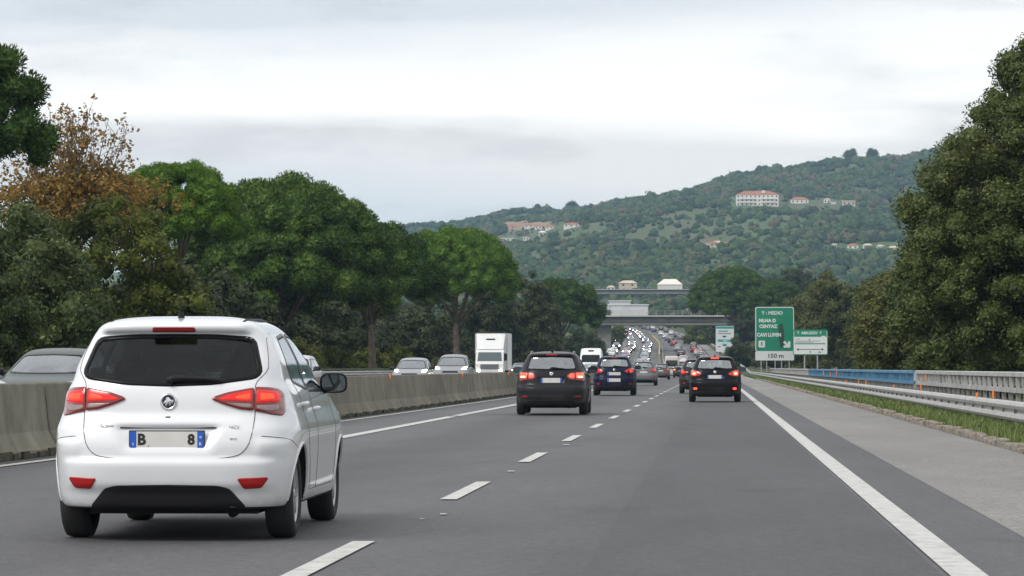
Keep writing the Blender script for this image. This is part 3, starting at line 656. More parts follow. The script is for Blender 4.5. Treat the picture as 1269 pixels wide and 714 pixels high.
# ================================================================== hills beyond the motorway
ridge = pchip([-200, 100, 235, 515, 600, 700, 800, 900, 1000, 1080, 1160, 1300, 1500], [345, 335, 322, 283, 273, 262, 246, 223, 209, 201, 191, 172, 150])
front = pchip([-200, 300, 560, 620, 700, 780, 850, 940, 1050, 1150, 1300, 1500], [380, 360, 326, 305, 286, 272, 262, 259, 262, 275, 285, 290])
D0, D1, D2, D3, D4 = 1560, 1900, 2350, 2480, 3050
def zang(py, Y): return CAM_H + (455.5 - py) * Y / F
def hill_z(x, Y):
    px = 885 + F * x / Y
    zr, zf = zang(float(ridge(px)), D4), zang(float(front(px)), D2)
    zb = zang(389, D0); z1 = zb + (zf - zb) * .42
    zd = zf + 4
    z = float(np.interp(Y, [1400, D0, D1, D2, D3, D4, 3500, 4200], [zb - 8, zb, z1, zf, zd, zr, zr - 30, zr - 120]))
    s = min(1, max(0, (Y - 1500) / 300))
    return z + s * (4.5 * math.sin(x * .021 + Y * .004) * math.sin(Y * .011 + x * .008) + 2.2 * math.sin(x * .06 + 1.3 * math.sin(Y * .03)))
m = NB("hillside"); P = m.coord('Object', (1, .6, 1)); n = m.noise(.008, 6, .6, P); n2_ = m.noise(.05, 6, .6, P)
m.set(Base_Color=m.mix(.4, m.ramp(n, [(.34, (.045, .095, .026)), (.46, (.068, .135, .036)), (.55, (.085, .105, .04)), (.66, (.14, .11, .06))]), m.ramp(n2_, [(.35, (.03, .055, .018)), (.65, (.07, .075, .032))])), Roughness=.95); M_HILL = m.m
pxs = list(range(-220, 1520, 20)); Ys = [1400, 1480] + list(range(1560, 3060, 50)) + [3050, 3200, 3500, 4200]
V = []
for Y in Ys:
    for px in pxs:
        x = (px - 885) * Y / F; V.append((x, Y, hill_z(x, Y)))
k = len(pxs)
mesh("hill", V, [(i * k + j, i * k + j + 1, (i + 1) * k + j + 1, (i + 1) * k + j) for i in range(len(Ys) - 1) for j in range(k - 1)], M_HILL, smooth=True)['kind'] = 'structure'
M_WOOD = leaf_mat("hillside_woodland", [(0, (.013, .026, .017)), (.28, (.024, .048, .020)), (.52, (.042, .084, .027)), (.70, (.066, .105, .034)), (.86, (.095, .088, .045)), (1, (.13, .09, .058))], .0, .9, .011)
# clearings with houses or bare soil: (px0, px1, py0, py1) as the slope shows them
CLEAR = [(905, 972, 244, 263), (975, 1046, 248, 261), (1044, 1062, 249, 260), (624, 720, 276, 291), (604, 662, 293, 305), (1026, 1120, 302, 316), (864, 906, 299, 310), (664, 682, 286, 297), (628, 676, 265, 273)]
rng = np.random.default_rng(9)
def hsh(a, b): return .5 + .5 * math.sin(a * .0131 + 1.7 * math.sin(b * .0093)) * math.cos(b * .0117 + 1.1 * math.sin(a * .0171))
pts = []
tries = 0
while len(pts) < 14500 and tries < 200000:
    tries += 1
    Y = 1500 + 1600 * rng.random() ** .9; px = rng.uniform(180, 1260)
    if D3 - 100 < Y < D3 + 70 and rng.random() < .6: continue
    x = (px - 885) * Y / F
    py = 455.5 - (hill_z(x, Y) - CAM_H) * F / Y
    if any(a <= px <= b and c <= py <= d for a, b, c, d in CLEAR): continue
    meadow = 660 < px < 1000 and 2000 < Y < 2350
    dn = hsh(x * 2.2, Y * 1.6)
    if dn < (.60 if meadow else .20) and rng.random() < .72: continue
    r = rng.uniform(1.7, 4.1) * (1 + .35 * (rng.random() < .08)) * (.75 if meadow else 1)
    pts.append((x, Y, hill_z(x, Y) + r * .45, r))
for i in range(1300):   # low scrub in the clearings
    px = rng.uniform(560, 1120); Y = rng.uniform(1700, 2900); x = (px - 885) * Y / F; r = rng.uniform(.6, 1.3)
    pts.append((x, Y, hill_z(x, Y) + r * .3, r))
for i in range(1150):    # valley trees between the two bridges
    Y = rng.uniform(1000, 1480); px = rng.uniform(690, 1000)
    if 735 < px < 812 and Y > 1240 and rng.random() < .7: continue
    x = (px - 885) * Y / F
    if -27 < x - curv(Y) < 8: continue
    r = rng.uniform(1.6, 3.4); up = rng.uniform(0, 4.5) if Y > 1120 else 0; pts.append((x, Y, elev(Y) + side_rise(x - curv(Y), Y) + r * .6, r))
    if up: pts.append((x + rng.normal(), Y, elev(Y) + side_rise(x - curv(Y), Y) + r * .6 + up, r * .8))
pts = np.array(pts); iv, ifc = ICO2; kk = len(iv); n = len(pts)
jit = 1 + rng.normal(size=(n, kk)) * .17; sq = np.stack([rng.uniform(.9, 1.3, n), rng.uniform(.9, 1.3, n), rng.uniform(.75, 1.15, n)], 1)
CV = pts[:, None, :3] + iv[None] * (pts[:, 3, None] * jit)[:, :, None] * sq[:, None, :]
NL = 17; idx = np.repeat(np.arange(n), NL); M = len(idx); d_ = nrm(rng.normal(size=(M, 3)) + np.array([0, 0, .25])); Pp = pts[idx, :3] + d_ * (pts[idx, 3] * rng.uniform(.82, 1.12, M))[:, None] * sq[idx]
nn = nrm(d_ + rng.normal(size=(M, 3)) * .5); t_ = nrm(np.cross(nn, rng.normal(size=(M, 3)))); b_ = np.cross(nn, t_); ss = (pts[idx, 3] * rng.uniform(.16, .36, M))[:, None]
LV = np.stack([Pp - b_ * ss, Pp + t_ * ss * .7, Pp + b_ * ss, Pp - t_ * ss * .7], 1).reshape(-1, 3)
CV = pts[:, None, :3] + iv[None] * (pts[:, 3, None] * .86 * jit)[:, :, None] * sq[:, None, :]
me = big_mesh("hillside_woods", np.concatenate([LV, CV.reshape(-1, 3)]), np.arange(M)[:, None] * 4 + np.array([[0, 1, 2, 3]]), (np.arange(n)[:, None, None] * kk + ifc[None]).reshape(-1, 3) + len(LV), M_WOOD, False)
tag(link("hillside_woods", me), kind='stuff')
# single trees that stand out on the skyline
q = random.Random(8)
proto_leafy('r1', "ridge_tree", M_DARK, [(0, 0, 4.5, 3.2, 3.2, 3.4), (1.5, 0, 3.4, 2.2, 2.2, 2.4)], 60, 1.5, 51, per=60, ls=.8, trunk=(.3, 3), zmin=1)
for (px, s, lab) in [(710, 1.45, "biggest round dark tree on the skyline left of centre"), (728, .8, "small round tree on the skyline right of the biggest round one"), (666, .85, "small dark tree on the skyline beside the bare tan slope"),
                     (680, .6, "tiny dark tree on the skyline between the tan slope and the big round tree"), (752, .75, "dark tree on the ridge left of a row of evenly spaced ridge trees"), (768, .6, "smallest dark tree on the middle of the ridge"),
                     (832, .9, "dark tree on the ridge left of the villa"), (902, .7, "dark tree on the ridge straight above the villa"), (1008, .9, "rounded tree on the ridge right above the red roofed cottage"),
                     (1054, 1.6, "broad dark tree at the start of the high right ridge"), (1080, 1.35, "broad dark tree on the high right ridge, second in its clump"), (1145, .9, "dark tree on the high ridge beside the huge oak"), (622, .7, "dark tree on the low left ridge above the bright pine"), (595, .8, "dark tree on the low left ridge nearest the bright pine")]:
    x = (px - 885) * D4 / F; plant('r1', x, D4, s, lab, gz=hill_z(x, D4) - 1)
# ------------------------------------------------------------------ houses
M_WHITEW = plain("white_render", (.72, .69, .63), .85, var=.06, scale=.3); M_CREAM = plain("cream_render", (.55, .47, .36), .85, var=.1, scale=.3); M_PINKW = plain("pink_render", (.52, .34, .26), .85, var=.1, scale=.3)
M_TILE = plain("terracotta_tiles", (.36, .13, .075), .85, var=.25, scale=1.2); M_WIN = plain("dark_window", (.06, .065, .075), .2); M_TAN = plain("bare_tan_soil", (.27, .175, .105), .95, var=.25, scale=.05)
def find_Y(px, py):
    """where the slope seen at this bearing reaches this height"""
    for Y in range(1600, 3050, 5):
        x = (px - 885) * Y / F
        if 455.5 - (hill_z(x, Y) - CAM_H) * F / Y <= py: return Y
    return 3040
def house(px, py, Y, w_, d, h, wall, label, roof=M_TILE, flat=False, name="hill_house", floors=1, gz=None, cat="house", group=None, win=True, rz=0.0):
    if Y >= 2000:
        Y2 = find_Y(px, py); k_ = Y2 / Y; Y = Y2; w_, d, h = w_ * k_, d * k_, h * k_
    p = at(px, py, Y); z = gz if gz is not None else p.z
    r = empty(name, (p.x, Y, z), rz); tag(r, label, cat, group)
    mb = MB(); mb.box(-w_ / 2, w_ / 2, 0, d, -2 if Y >= 1500 else -4, h); mb.build("wall", wall, r)
    mb = MB(); o = .35
    if flat: mb.box(-w_ / 2 - o, w_ / 2 + o, -o, d + o, h + .003, h + .45)
    else:
        rh = min(d, w_) * .24; e = min(w_ * .25, d * .5)
        mb.add([(-w_ / 2 - o, -o, h + .003), (w_ / 2 + o, -o, h + .003), (w_ / 2 + o, d + o, h + .003), (-w_ / 2 - o, d + o, h + .003), (-w_ / 2 + e, d / 2, h + rh), (w_ / 2 - e, d / 2, h + rh)],
               [(0, 1, 5, 4), (1, 2, 5), (2, 3, 4, 5), (3, 0, 4), (3, 2, 1, 0)])
    mb.build("roof", roof, r)
    if win:
        fh = h / floors; nw = max(2, int(w_ / 3.2))
        for f in range(floors):
            for i in range(nw):
                x = -w_ / 2 + w_ * (i + .5) / nw; mb = MB(); mb.box(x - .5, x + .5, -.03, .05, f * fh + fh * .32, f * fh + fh * .78); mb.build("window", M_WIN, r)
    return r
v = house(938.5, 256, 2340, 30, 12, 8.4, M_WHITEW, "large white three storey villa with red tiled roof on the hill", name="hillside_villa", floors=3, cat="villa")
mb = MB()
for z in (2.85, 5.65):
    mb.box(-14, -1, -1.3, -.01, z, z + .18); mb.box(3, 14.5, -1.3, -.01, z, z + .18)
    mb.box(-14, -1, -1.3, -1.22, z + .18, z + .95); mb.box(3, 14.5, -1.3, -1.22, z + .18, z + .95)
mb.build("balcony", M_WHITEW, v)
mb = MB(); mb.box(3.5, 6, 3, 5.5, 8.4, 12.6); mb.build("stair_tower", M_WHITEW, v)
mb = MB(); mb.box(-15, 15.2, -4, -3, -3.5, .3); mb.build("terrace_wall", M_CREAM, v)
house(991, 252.5, 2335, 12.5, 8, 2.9, M_WHITEW, "low white house with red hipped roof right of the villa")
house(1025, 252.5, 2345, 4.5, 5, 3.0, M_WHITEW, "small white cottage with pinkish roof, second to the right of the villa", M_PINKW)
house(1033, 254, 2345, 3.6, 4, 1.6, M_WHITEW, "tiny white outbuilding beside the small cottage", flat=True, roof=M_WHITEW, win=False)
house(1052, 255.5, 2340, 9, 7, 3.6, M_CREAM, "tan flat roofed farm building right of the small cottage", flat=True, roof=M_CREAM)
house(632, 285, 2330, 6.5, 6, 2.9, M_PINKW, "pinkish house leftmost in the upper row of houses on the left slope")
for px, py, w_, lab in [(655, 283, 6, "first white house with red roof right of the pinkish house"), (667, 284, 5, "second white house with red roof right of the pinkish house"), (681, 284.5, 6, "third white house in the row right of the pinkish house"), (708, 282, 11, "long white house with pale red roof ending the upper row"), (740, 274, 3, "lone tiny reddish house at the top of the green slope"), (790, 267, 4, "small white house high on the green slope left of the villa")]:
    house(px, py, 2335, w_, 6, 2.2, M_WHITEW, lab)
for px, py, w_, lab in [(612, 300, 9, "low pale wall like building leftmost in the lower row"), (630, 299, 10, "long pale low building in the middle of the lower row"), (652, 298, 4, "white cube house at the right end of the lower row"), (672, 291.5, 5, "small tan roofed house between the two rows")]:
    house(px, py, 2300, w_, 5, 1.9, M_WHITEW if px != 672 else M_CREAM, lab, flat=px != 672, roof=M_WHITEW)
for px, py, w_, wall, lab in [(1034, 308, 3, M_WHITEW, "small white house left of the red roofed house near the huge oak"), (1057, 309, 6.5, M_WHITEW, "white house with a red roof left of the huge oak, low on the hill"), (1075, 309, 5.5, M_WHITEW, "white house right of the red roofed one, low on the hill"), (1091, 310, 4, M_WHITEW, "pale house nearest but one to the huge oak"), (1108, 312, 7, M_CREAM, "cream house touching the huge oak's edge"), (889, 305.5, 6, M_CREAM, "pale house low on the hill right of the pines' tops")]:
    house(px, py, 2020, w_, 5, 2.4, wall, lab, roof=M_TILE if px == 1057 else M_CREAM)
for px, py, w_, wall, lab in [(885, 306, 5, M_CREAM, "pale farmhouse on a tan clearing below the villa"), (1020, 331, 5, M_CREAM, "lowest cream house on the right of the hill, above the olive trees"), (1098, 318, 4, M_WHITEW, "small white house just below the row near the huge oak"), (968, 309, 3, M_WHITEW, "lone tiny white house low on the hill below the red roofed cottage"), (700, 300, 3, M_WHITEW, "lone tiny white house on the slope below the long pale roofed house"), (1064, 296, 4, M_PINKW, "small pinkish house above the row near the huge oak")]:
    house(px, py, 2020, w_, 5, 2.2, wall, lab, roof=M_TILE)
# bare soil patches lie on the slope
def patch(pts_, lab, name="bare_soil"):
    V = []
    for px, Y in pts_:
        x = (px - 885) * Y / F; V.append((x, Y, hill_z(x, Y) + 1.6))
    c = np.mean(np.array(V), axis=0); o = mesh(name, V + [tuple(c)], [(i, (i + 1) % len(V), len(V)) for i in range(len(V))], M_TAN); o['kind'] = 'structure'
patch([(618, 2800), (640, 2780), (676, 2790), (690, 2900), (676, 2960), (650, 2990), (622, 2940)], ""); patch([(865, 2000), (903, 1990), (905, 2060), (880, 2080), (862, 2040)], ""); patch([(1016, 1800), (1045, 1800), (1046, 1850), (1030, 1845)], "")
# valley buildings between the bridges
M_SHEDW = plain("white_sheet_metal", (.60, .61, .61), .5, var=.08, scale=.2); M_SHEDG = plain("grey_green_cladding", (.20, .27, .25), .6, var=.15, scale=.3)
for px, py, Y, w_, h, mt, lab in [(745, 389, 1300, 7, 3.2, M_SHEDW, "small white shed beside the far end of the left pines, above the bridge"), (764, 389.5, 1330, 8, 3.6, M_SHEDW, "wide white warehouse above the nearer bridge, left of centre"), (789, 389, 1320, 9, 3.4, M_SHEDW, "white warehouse right of the wide one, above the nearer bridge"), (768, 380, 1410, 9, 2.2, M_SHEDW, "long white industrial hall under the left half of the viaduct"), (866, 392, 1250, 9, 2.4, M_CREAM, "cream house just left of the umbrella pines on the right")]:
    house(px, py, Y, w_, 9, h, mt, lab, roof=mt, flat=True, name="warehouse", cat="building", win=False)
    if mt is M_SHEDW:
        r_ = bpy.data.objects[-1] if False else None
h = house(830, 356, 1620, 12, 14, 1.3, M_WHITEW, "white pavilion with a pointed pale roof standing above the viaduct", win=False, roof=M_WHITEW, name="pavilion", cat="building")
house(778, 356, 1640, 9, 6, 2.0, M_CREAM, "beige house standing just above the viaduct's left part", roof=M_CREAM)
house(757, 360, 1640, 4, 5, 1.5, M_WHITEW, "tiny white house above the viaduct's left end", roof=M_CREAM)
house(942, 394, 900, 14, 8, 3.0, M_WHITEW, "white flat building peeking left of the tall green sign", flat=True, roof=M_WHITEW)
# ------------------------------------------------------------------ haze: one even closed box of air
mb = MB(); mb.box(-1500, 1700, -80, 4400, -2, 420)
o = mb.build("haze", []); o['kind'] = 'stuff'
hm = bpy.data.materials.new("haze_air"); hm.use_nodes = True; t = hm.node_tree; t.nodes.clear()
ho = t.nodes.new("ShaderNodeOutputMaterial"); pv = t.nodes.new("ShaderNodeVolumePrincipled"); pv.inputs['Density'].default_value = .00010; pv.inputs['Color'].default_value = (.50, .75, 1.0, 1)
t.links.new(pv.outputs[0], ho.inputs['Volume']); o.data.materials.append(hm)
# ================================================================== vehicles
def car_paint(name, coat, spec, rough):
    m = NB(name); oi = m.n("ObjectInfo"); g = m.n("NewGeometry")
    film = m.noise(2.2, 7, .65); low = m.n("SeparateXYZ"); tcx = m.n("TexCoord"); m.l(tcx.outputs['Object'], low.inputs[0])
    sp = m.n("MapRange"); m.l(low.outputs[2], sp.inputs[0]); sp.inputs['From Min'].default_value = .55; sp.inputs['From Max'].default_value = .25
    grime = m.n("Math", operation='MULTIPLY'); m.l(m.ramp(film, [(.35, .05), (.7, .55)]), grime.inputs[0]); m.l(sp.outputs[0], grime.inputs[1])   # road film thrown up along the sills
    c = m.mix(1.0, oi.outputs['Color'], m.ramp(film, [(.3, .93), (.7, 1.0)]), 'MULTIPLY'); c = m.mix(grime.outputs[0], c, (.16, .145, .125))
    m.set(Base_Color=m.mix(g.outputs['Backfacing'], c, (.02, .02, .022)), Roughness=rough, Coat_Weight=coat, Coat_Roughness=.04); m.b.inputs['Specular IOR Level'].default_value = spec
    return m.m
M_PAINTC = car_paint("car_paint_light", 1.0, .3, .25); M_PAINTD = car_paint("car_paint_dark", .16, .10, .32)
def glass(name, tint, alpha):
    m = NB(name); t = m.t; t.nodes.remove(m.b); tr = m.n("BsdfTransparent"); tr.inputs[0].default_value = (*tint, 1)
    gl_ = m.n("BsdfGlossy"); gl_.inputs['Roughness'].default_value = .08; gl_.inputs[0].default_value = (.9, .95, 1, 1)
    lw = m.n("LayerWeight"); lw.inputs[0].default_value = .5; pw = m.n("Math", operation='POWER'); m.l(lw.outputs['Facing'], pw.inputs[0]); pw.inputs[1].default_value = 4.5   # reflectance rising towards grazing, same from both sides
    ms = m.n("MixShader"); mp_ = m.n("MapRange"); mp_.inputs['To Min'].default_value = alpha; mp_.inputs['To Max'].default_value = .95; m.l(pw.outputs[0], mp_.inputs[0])
    m.l(mp_.outputs[0], ms.inputs[0]); m.l(tr.outputs[0], ms.inputs[1]); m.l(gl_.outputs[0], ms.inputs[2]); m.l(ms.outputs[0], m.o.inputs[0]); return m.m
M_GLASS = glass("car_glass", (.74, .82, .80), .33); M_GLASSD = glass("tinted_glass", (.31, .345, .35), .035)
M_TRIM = plain("black_trim", (.016, .016, .018), .5); M_TRIM.node_tree.nodes["Principled BSDF"].inputs["Specular IOR Level"].default_value = .2; M_BLKGL = plain("black_gloss", (.008, .008, .009), .28); M_BLKGL.node_tree.nodes["Principled BSDF"].inputs["Specular IOR Level"].default_value = .15
M_SEAM = plain("panel_gap", (.03, .03, .032), .8); M_UNDER = plain("underbody", (.012, .012, .012), .9)
M_TYRE = plain("tyre_rubber", (.02, .02, .021), .85, var=.25, scale=12); M_RIM = plain("alloy_rim", (.42, .43, .45), .35, .7)
M_SEAT = plain("seat_cloth", (.03, .03, .033), .9); M_CHROME = plain("chrome", (.75, .76, .78), .12, 1.0)
M_LENSR = plain("red_lens_casing", (.20, .006, .008), .1, Coat_Weight=1.0); M_LENSW = plain("reversing_lens", (.34, .26, .25), .12, .3)
m = NB("tail_light_lit"); n = m.noise(9, 2); m.set(Base_Color=(.5, .01, .01), Emission_Color=m.ramp(n, [(.3, (.75, .008, .008)), (.66, (1, .045, .02))]), Emission_Strength=.5, Roughness=.1); M_TAIL = m.m
M_TAILG = emitter("tail_light_glow", (1, .10, .03), 1.0, (.5, .02, .01)); M_BRAKE = emitter("brake_light_lit", (1, .055, .03), 3.2, (.5, .02, .01)); M_BRAKEH = emitter("brake_light_core", (1, .42, .20), 5.0, (.6, .05, .02))
M_HEAD = emitter("headlight_lit", (1, .91, .68), 130, (.8, .8, .8)); M_HEADF = emitter("headlight_lit_far", (1, .96, .88), 26, (.8, .8, .8)); M_HEADO = plain("headlight_glass", (.45, .47, .5), .08, .3)
M_AMBER = emitter("amber_indicator_lit", (1, .33, .03), 3.0, (.6, .2, .02)); M_REFL = plain("red_reflector", (.36, .010, .010), .15)
M_PLATE = plain("plate_white", (.62, .61, .58), .4, var=.06); M_PLBLUE = plain("plate_blue", (.015, .10, .48), .4); M_PLBLK = plain("plate_black", (.015, .015, .015), .5)
M_BADGE = plain("badge_dark", (.06, .065, .08), .2, .8)

def spl(keys, n=260):
    """smooth curve through key rows, sampled densely"""
    K = np.array(keys, float); d = np.linalg.norm(np.diff(K[:, :4] * np.array([1, .8, .6, .6]), axis=0), axis=1) + 1e-6; s = np.concatenate([[0], np.cumsum(d ** .7)])
    t = np.linspace(0, s[-1], n); return np.stack([pchip(s, K[:, j])(t) for j in range(K.shape[1])], 1)
class Shell:
    """a car body: plan outlines |x/w|^p + |y/l|^q = 1 stacked by height, with a relief on the tail"""
    def __init__(s, keys, relief=None, p=3.6, q=8.0):
        s.T = spl(keys); s.p, s.q = p, q; s.relief = relief; z = s.T[:, 0]; s.z = np.maximum.accumulate(z + np.arange(len(z)) * 1e-7)
    def row(s, z): return [np.interp(z, s.z, s.T[:, j]) for j in (1, 2, 3)]
    def rear(s, x, z):
        w, yr, yf = s.row(z); ym, l = (yr + yf) / 2, (yf - yr) / 2; r = np.minimum(np.abs(x) / w, .9995)
        y = ym - l * (1 - r ** s.p) ** (1 / s.q)
        return y + (s.relief(x, z, w) if s.relief else 0)
    def front(s, x, z):
        w, yr, yf = s.row(z); ym, l = (yr + yf) / 2, (yf - yr) / 2; r = np.minimum(np.abs(x) / w, .9995); return ym + l * (1 - r ** s.p) ** (1 / s.q)
    def side(s, y, z):
        w, yr, yf = s.row(z); ym, l = (yr + yf) / 2, (yf - yr) / 2; r = np.minimum(np.abs(y - ym) / l, .9995); return w * (1 - r ** s.q) ** (1 / s.p)
    def outline(s, row, nq):
        w, yr, yf = row; ym, l = (yr + yf) / 2, (yf - yr) / 2
        t = np.linspace(0, math.pi / 2, 400); x = w * np.cos(t) ** (2 / s.p); y = l * np.sin(t) ** (2 / s.q)
        # denser near both ends of the quarter
        xs = np.concatenate([w * (1 - np.linspace(0, 1, 400) ** s.q) ** (1 / s.p), x]); ysq = np.concatenate([l * np.linspace(0, 1, 400), y])
        o = np.argsort(ysq - xs * 1e-6 - (xs / max(w, 1e-6)) * 1e-3); o = np.argsort(np.arctan2(ysq / max(l, 1e-6), xs / max(w, 1e-6))); xs, ysq = xs[o], ysq[o]
        d = np.concatenate([[0], np.cumsum(np.hypot(np.diff(xs), np.diff(ysq)))]); u = np.linspace(0, d[-1], nq + 1)
        qx, qy = np.interp(u, d, xs), np.interp(u, d, ysq)
        X = np.concatenate([qx[:-1], -qx[::-1][:-1], -qx[:-1], qx[::-1][:-1]]); Y = np.concatenate([qy[:-1], qy[::-1][:-1], -qy[:-1], -qy[::-1][:-1]])
        return X, Y + ym
def inpoly(P, px, py):
    x, y = P[:, 0], P[:, 1]; x2, y2 = np.roll(x, -1), np.roll(y, -1); c = np.zeros(px.shape, bool)
    for a, b, d, e in zip(x, y, x2, y2):
        if b == e: continue
        k = ((b > py) != (e > py)) & (px < (d - a) * (py - b) / (e - b) + a); c ^= k
    return c
def rounded(P, r=.03, n=4):
    """polygon with rounded corners"""
    P = [Vector(p) for p in P]; out = []
    for i in range(len(P)):
        a, b, c = P[i - 1], P[i], P[(i + 1) % len(P)]; u, v = (a - b), (c - b); k = min(r, u.length * .45, v.length * .45)
        s, e = b + u.normalized() * k, b + v.normalized() * k
        for j in range(n + 1):
            t = j / n; out.append(tuple(s * (1 - t) ** 2 + b * 2 * t * (1 - t) + e * t * t))
    return np.array(out)
def resample(P, M):
    Q = np.vstack([P, P[:1]]); d = np.concatenate([[0], np.cumsum(np.linalg.norm(np.diff(Q, axis=0), axis=1))]); u = np.linspace(0, d[-1], M, endpoint=False)
    return np.stack([np.interp(u, d, Q[:, 0]), np.interp(u, d, Q[:, 1])], 1)
def area(P): x, y = P[:, 0], P[:, 1]; return .5 * np.sum(x * np.roll(y, -1) - y * np.roll(x, -1))
def offset(P, d):
    if area(P) < 0: P = P[::-1]
    t = np.roll(P, -1, 0) - np.roll(P, 1, 0); t /= np.maximum(np.linalg.norm(t, axis=1, keepdims=True), 1e-9); return P + np.stack([t[:, 1], -t[:, 0]], 1) * d
FLIP = set()
def maps(sh, kind):
    """2D -> 3D on the body, off = metres outwards"""
    if kind == 'rear': return lambda P, off: np.stack([P[:, 0], sh.rear(P[:, 0], P[:, 1]) - off, P[:, 1]], 1)
    if kind == 'front':
        f = lambda P, off: np.stack([P[:, 0], sh.front(P[:, 0], P[:, 1]) + off, P[:, 1]], 1); FLIP.add(f); return f
    if kind == 'right': return lambda P, off: np.stack([sh.side(P[:, 0], P[:, 1]) + off, P[:, 0], P[:, 1]], 1)
    f = lambda P, off: np.stack([-sh.side(P[:, 0], P[:, 1]) - off, P[:, 0], P[:, 1]], 1); FLIP.add(f); return f
def fl(mp_, fs):
    return [tuple(reversed(f)) for f in fs] if mp_ in FLIP else fs
def patch_mesh(mb, mp_, P, off, M=48, rings=6, lip=.006, mi=0):
    """panel lying on the body, slightly proud, with a rounded lip"""
    P = resample(P, M); P = P if area(P) > 0 else P[::-1]; c = P.mean(0)
    V = [mp_(P, -.004), mp_(P, off * .7), mp_(offset(P, -lip), off)]; Q = offset(P, -lip)
    for i in range(1, rings): V.append(mp_(c + (Q - c) * (1 - i / rings), off))
    V = np.concatenate(V + [mp_(c[None], off)]); nr = 1 + rings
    fs = [(i * M + k, i * M + (k + 1) % M, (i + 1) * M + (k + 1) % M, (i + 1) * M + k) for i in range(nr) for k in range(M)]
    fs += [(nr * M + k, nr * M + (k + 1) % M, (nr + 1) * M) for k in range(M)]
    mb.add(V, fl(mp_, fs), mi)
def ring_mesh(mb, mp_, Po, Pi, off, M=72, mi=0):
    """frame between two outlines"""
    Po, Pi = resample(Po, M), resample(Pi, M)
    if area(Po) < 0: Po = Po[::-1]
    if area(Pi) < 0: Pi = Pi[::-1]
    k = np.argmin(np.linalg.norm(Pi - Po[0], axis=1)); Pi = np.roll(Pi, -k, 0)
    V = np.concatenate([mp_(Po, -.006), mp_(Po, off), mp_((Po + Pi) / 2, off), mp_(Pi, off), mp_(Pi, -.012)])
    mb.add(V, fl(mp_, [(i * M + k, i * M + (k + 1) % M, (i + 1) * M + (k + 1) % M, (i + 1) * M + k) for i in range(4) for k in range(M)]), mi)
def seam_mesh(mb, mp_, pts, r=.004, off=.0005, n=40, mi=0):
    P = np.array(pts, float); d = np.concatenate([[0], np.cumsum(np.linalg.norm(np.diff(P, axis=0), axis=1))]); u = np.linspace(0, d[-1], n)
    Q = np.stack([pchip(d, P[:, 0])(u), pchip(d, P[:, 1])(u)], 1); mb.tube([Vector(v) for v in mp_(Q, off)], r, 5, mi)
def smooth(t): t = np.clip(t, 0, 1); return t * t * (3 - 2 * t)

class Car:
    """collects the parts of one vehicle, then links them as a tree or as one mesh"""
    def __init__(s): s.parts = []
    def add(s, name, mb, mats, parent=None, smooth=True):
        s.parts.append([name, mb, mats if isinstance(mats, (list, tuple)) else [mats], parent, smooth]); return len(s.parts) - 1
    def tree(s, root, color):
        obs = []
        for name, mb, mats, par, sm in s.parts:
            o = mb.build(name, mats if len(mats) > 1 else mats[0], obs[par] if par is not None else root, sm); o.color = (*color, 1); obs.append(o)
        return root
    def joined(s, name):
        big = MB(); mats = []
        sm = []
        for _, mb, ms, _, smf in s.parts:
            ix = []
            for mt in ms:
                if mt not in mats: mats.append(mt)
                ix.append(mats.index(mt))
            k = len(big.v); big.v += mb.v; big.f += [tuple(i + k for i in f) for f in mb.f]; big.m += [ix[j] for j in mb.m]; sm += [smf] * len(mb.f)
        me = mesh_data(name, big.v, big.f, mats, big.m); me.polygons.foreach_set('use_smooth', np.array(sm)); return me
def wheel_parts(car, x, y, r, wd, side, hi=True):
    n = 40 if hi else 20; mb = MB(); o = side * 1
    mb.lathe([(side * -.06, .10), (side * -.06, .16), (0, .16), (0, .02)], n // 2, 'x', (x, y, r)); hub = car.add("wheel", mb, M_UNDER)
    h = wd / 2; mb = MB()
    mb.lathe([(-h * .8, r * .66), (-h * .98, r * .74), (-h, r * .86), (-h * .86, r * .965), (-h * .45, r), (h * .45, r), (h * .86, r * .965), (h, r * .86), (h * .98, r * .74), (h * .8, r * .66)], n, 'x', (x, y, r), closed=True)
    car.add("tyre", mb, M_TYRE, hub)
    mb = MB(); ro = r * .67; xo = x + side * h * .72
    mb.lathe([(0, ro), (side * .012, ro * .98), (side * .0, ro * .90), (side * -.05, ro * .86)], n, 'x', (xo, y, r)); mb.lathe([(side * .0, .0), (side * .012, ro * .10), (side * .0, ro * .24), (side * -.03, ro * .24)], n // 2, 'x', (xo, y, r))
    for i in range(9 if hi else 5):
        a = 2 * math.pi * i / (9 if hi else 5); ca, sa = math.cos(a), math.sin(a); w_ = ro * .085
        def pt(rad, t, dx): return (xo + side * dx, y + rad * ca - t * sa, r + rad * sa + t * ca)
        mb.add([pt(ro * .2, -w_, .006), pt(ro * .2, w_, .006), pt(ro * .92, w_ * 1.5, .004), pt(ro * .92, -w_ * 1.5, .004), pt(ro * .2, -w_, -.03), pt(ro * .2, w_, -.03), pt(ro * .92, w_ * 1.5, -.03), pt(ro * .92, -w_ * 1.5, -.03)],
               [(0, 1, 2, 3), (0, 4, 5, 1), (1, 5, 6, 2), (3, 2, 6, 7), (0, 3, 7, 4)])
    car.add("rim", mb, M_RIM, hub, False)
def mirror_xz(P): return [(-a, b) for a, b in P]
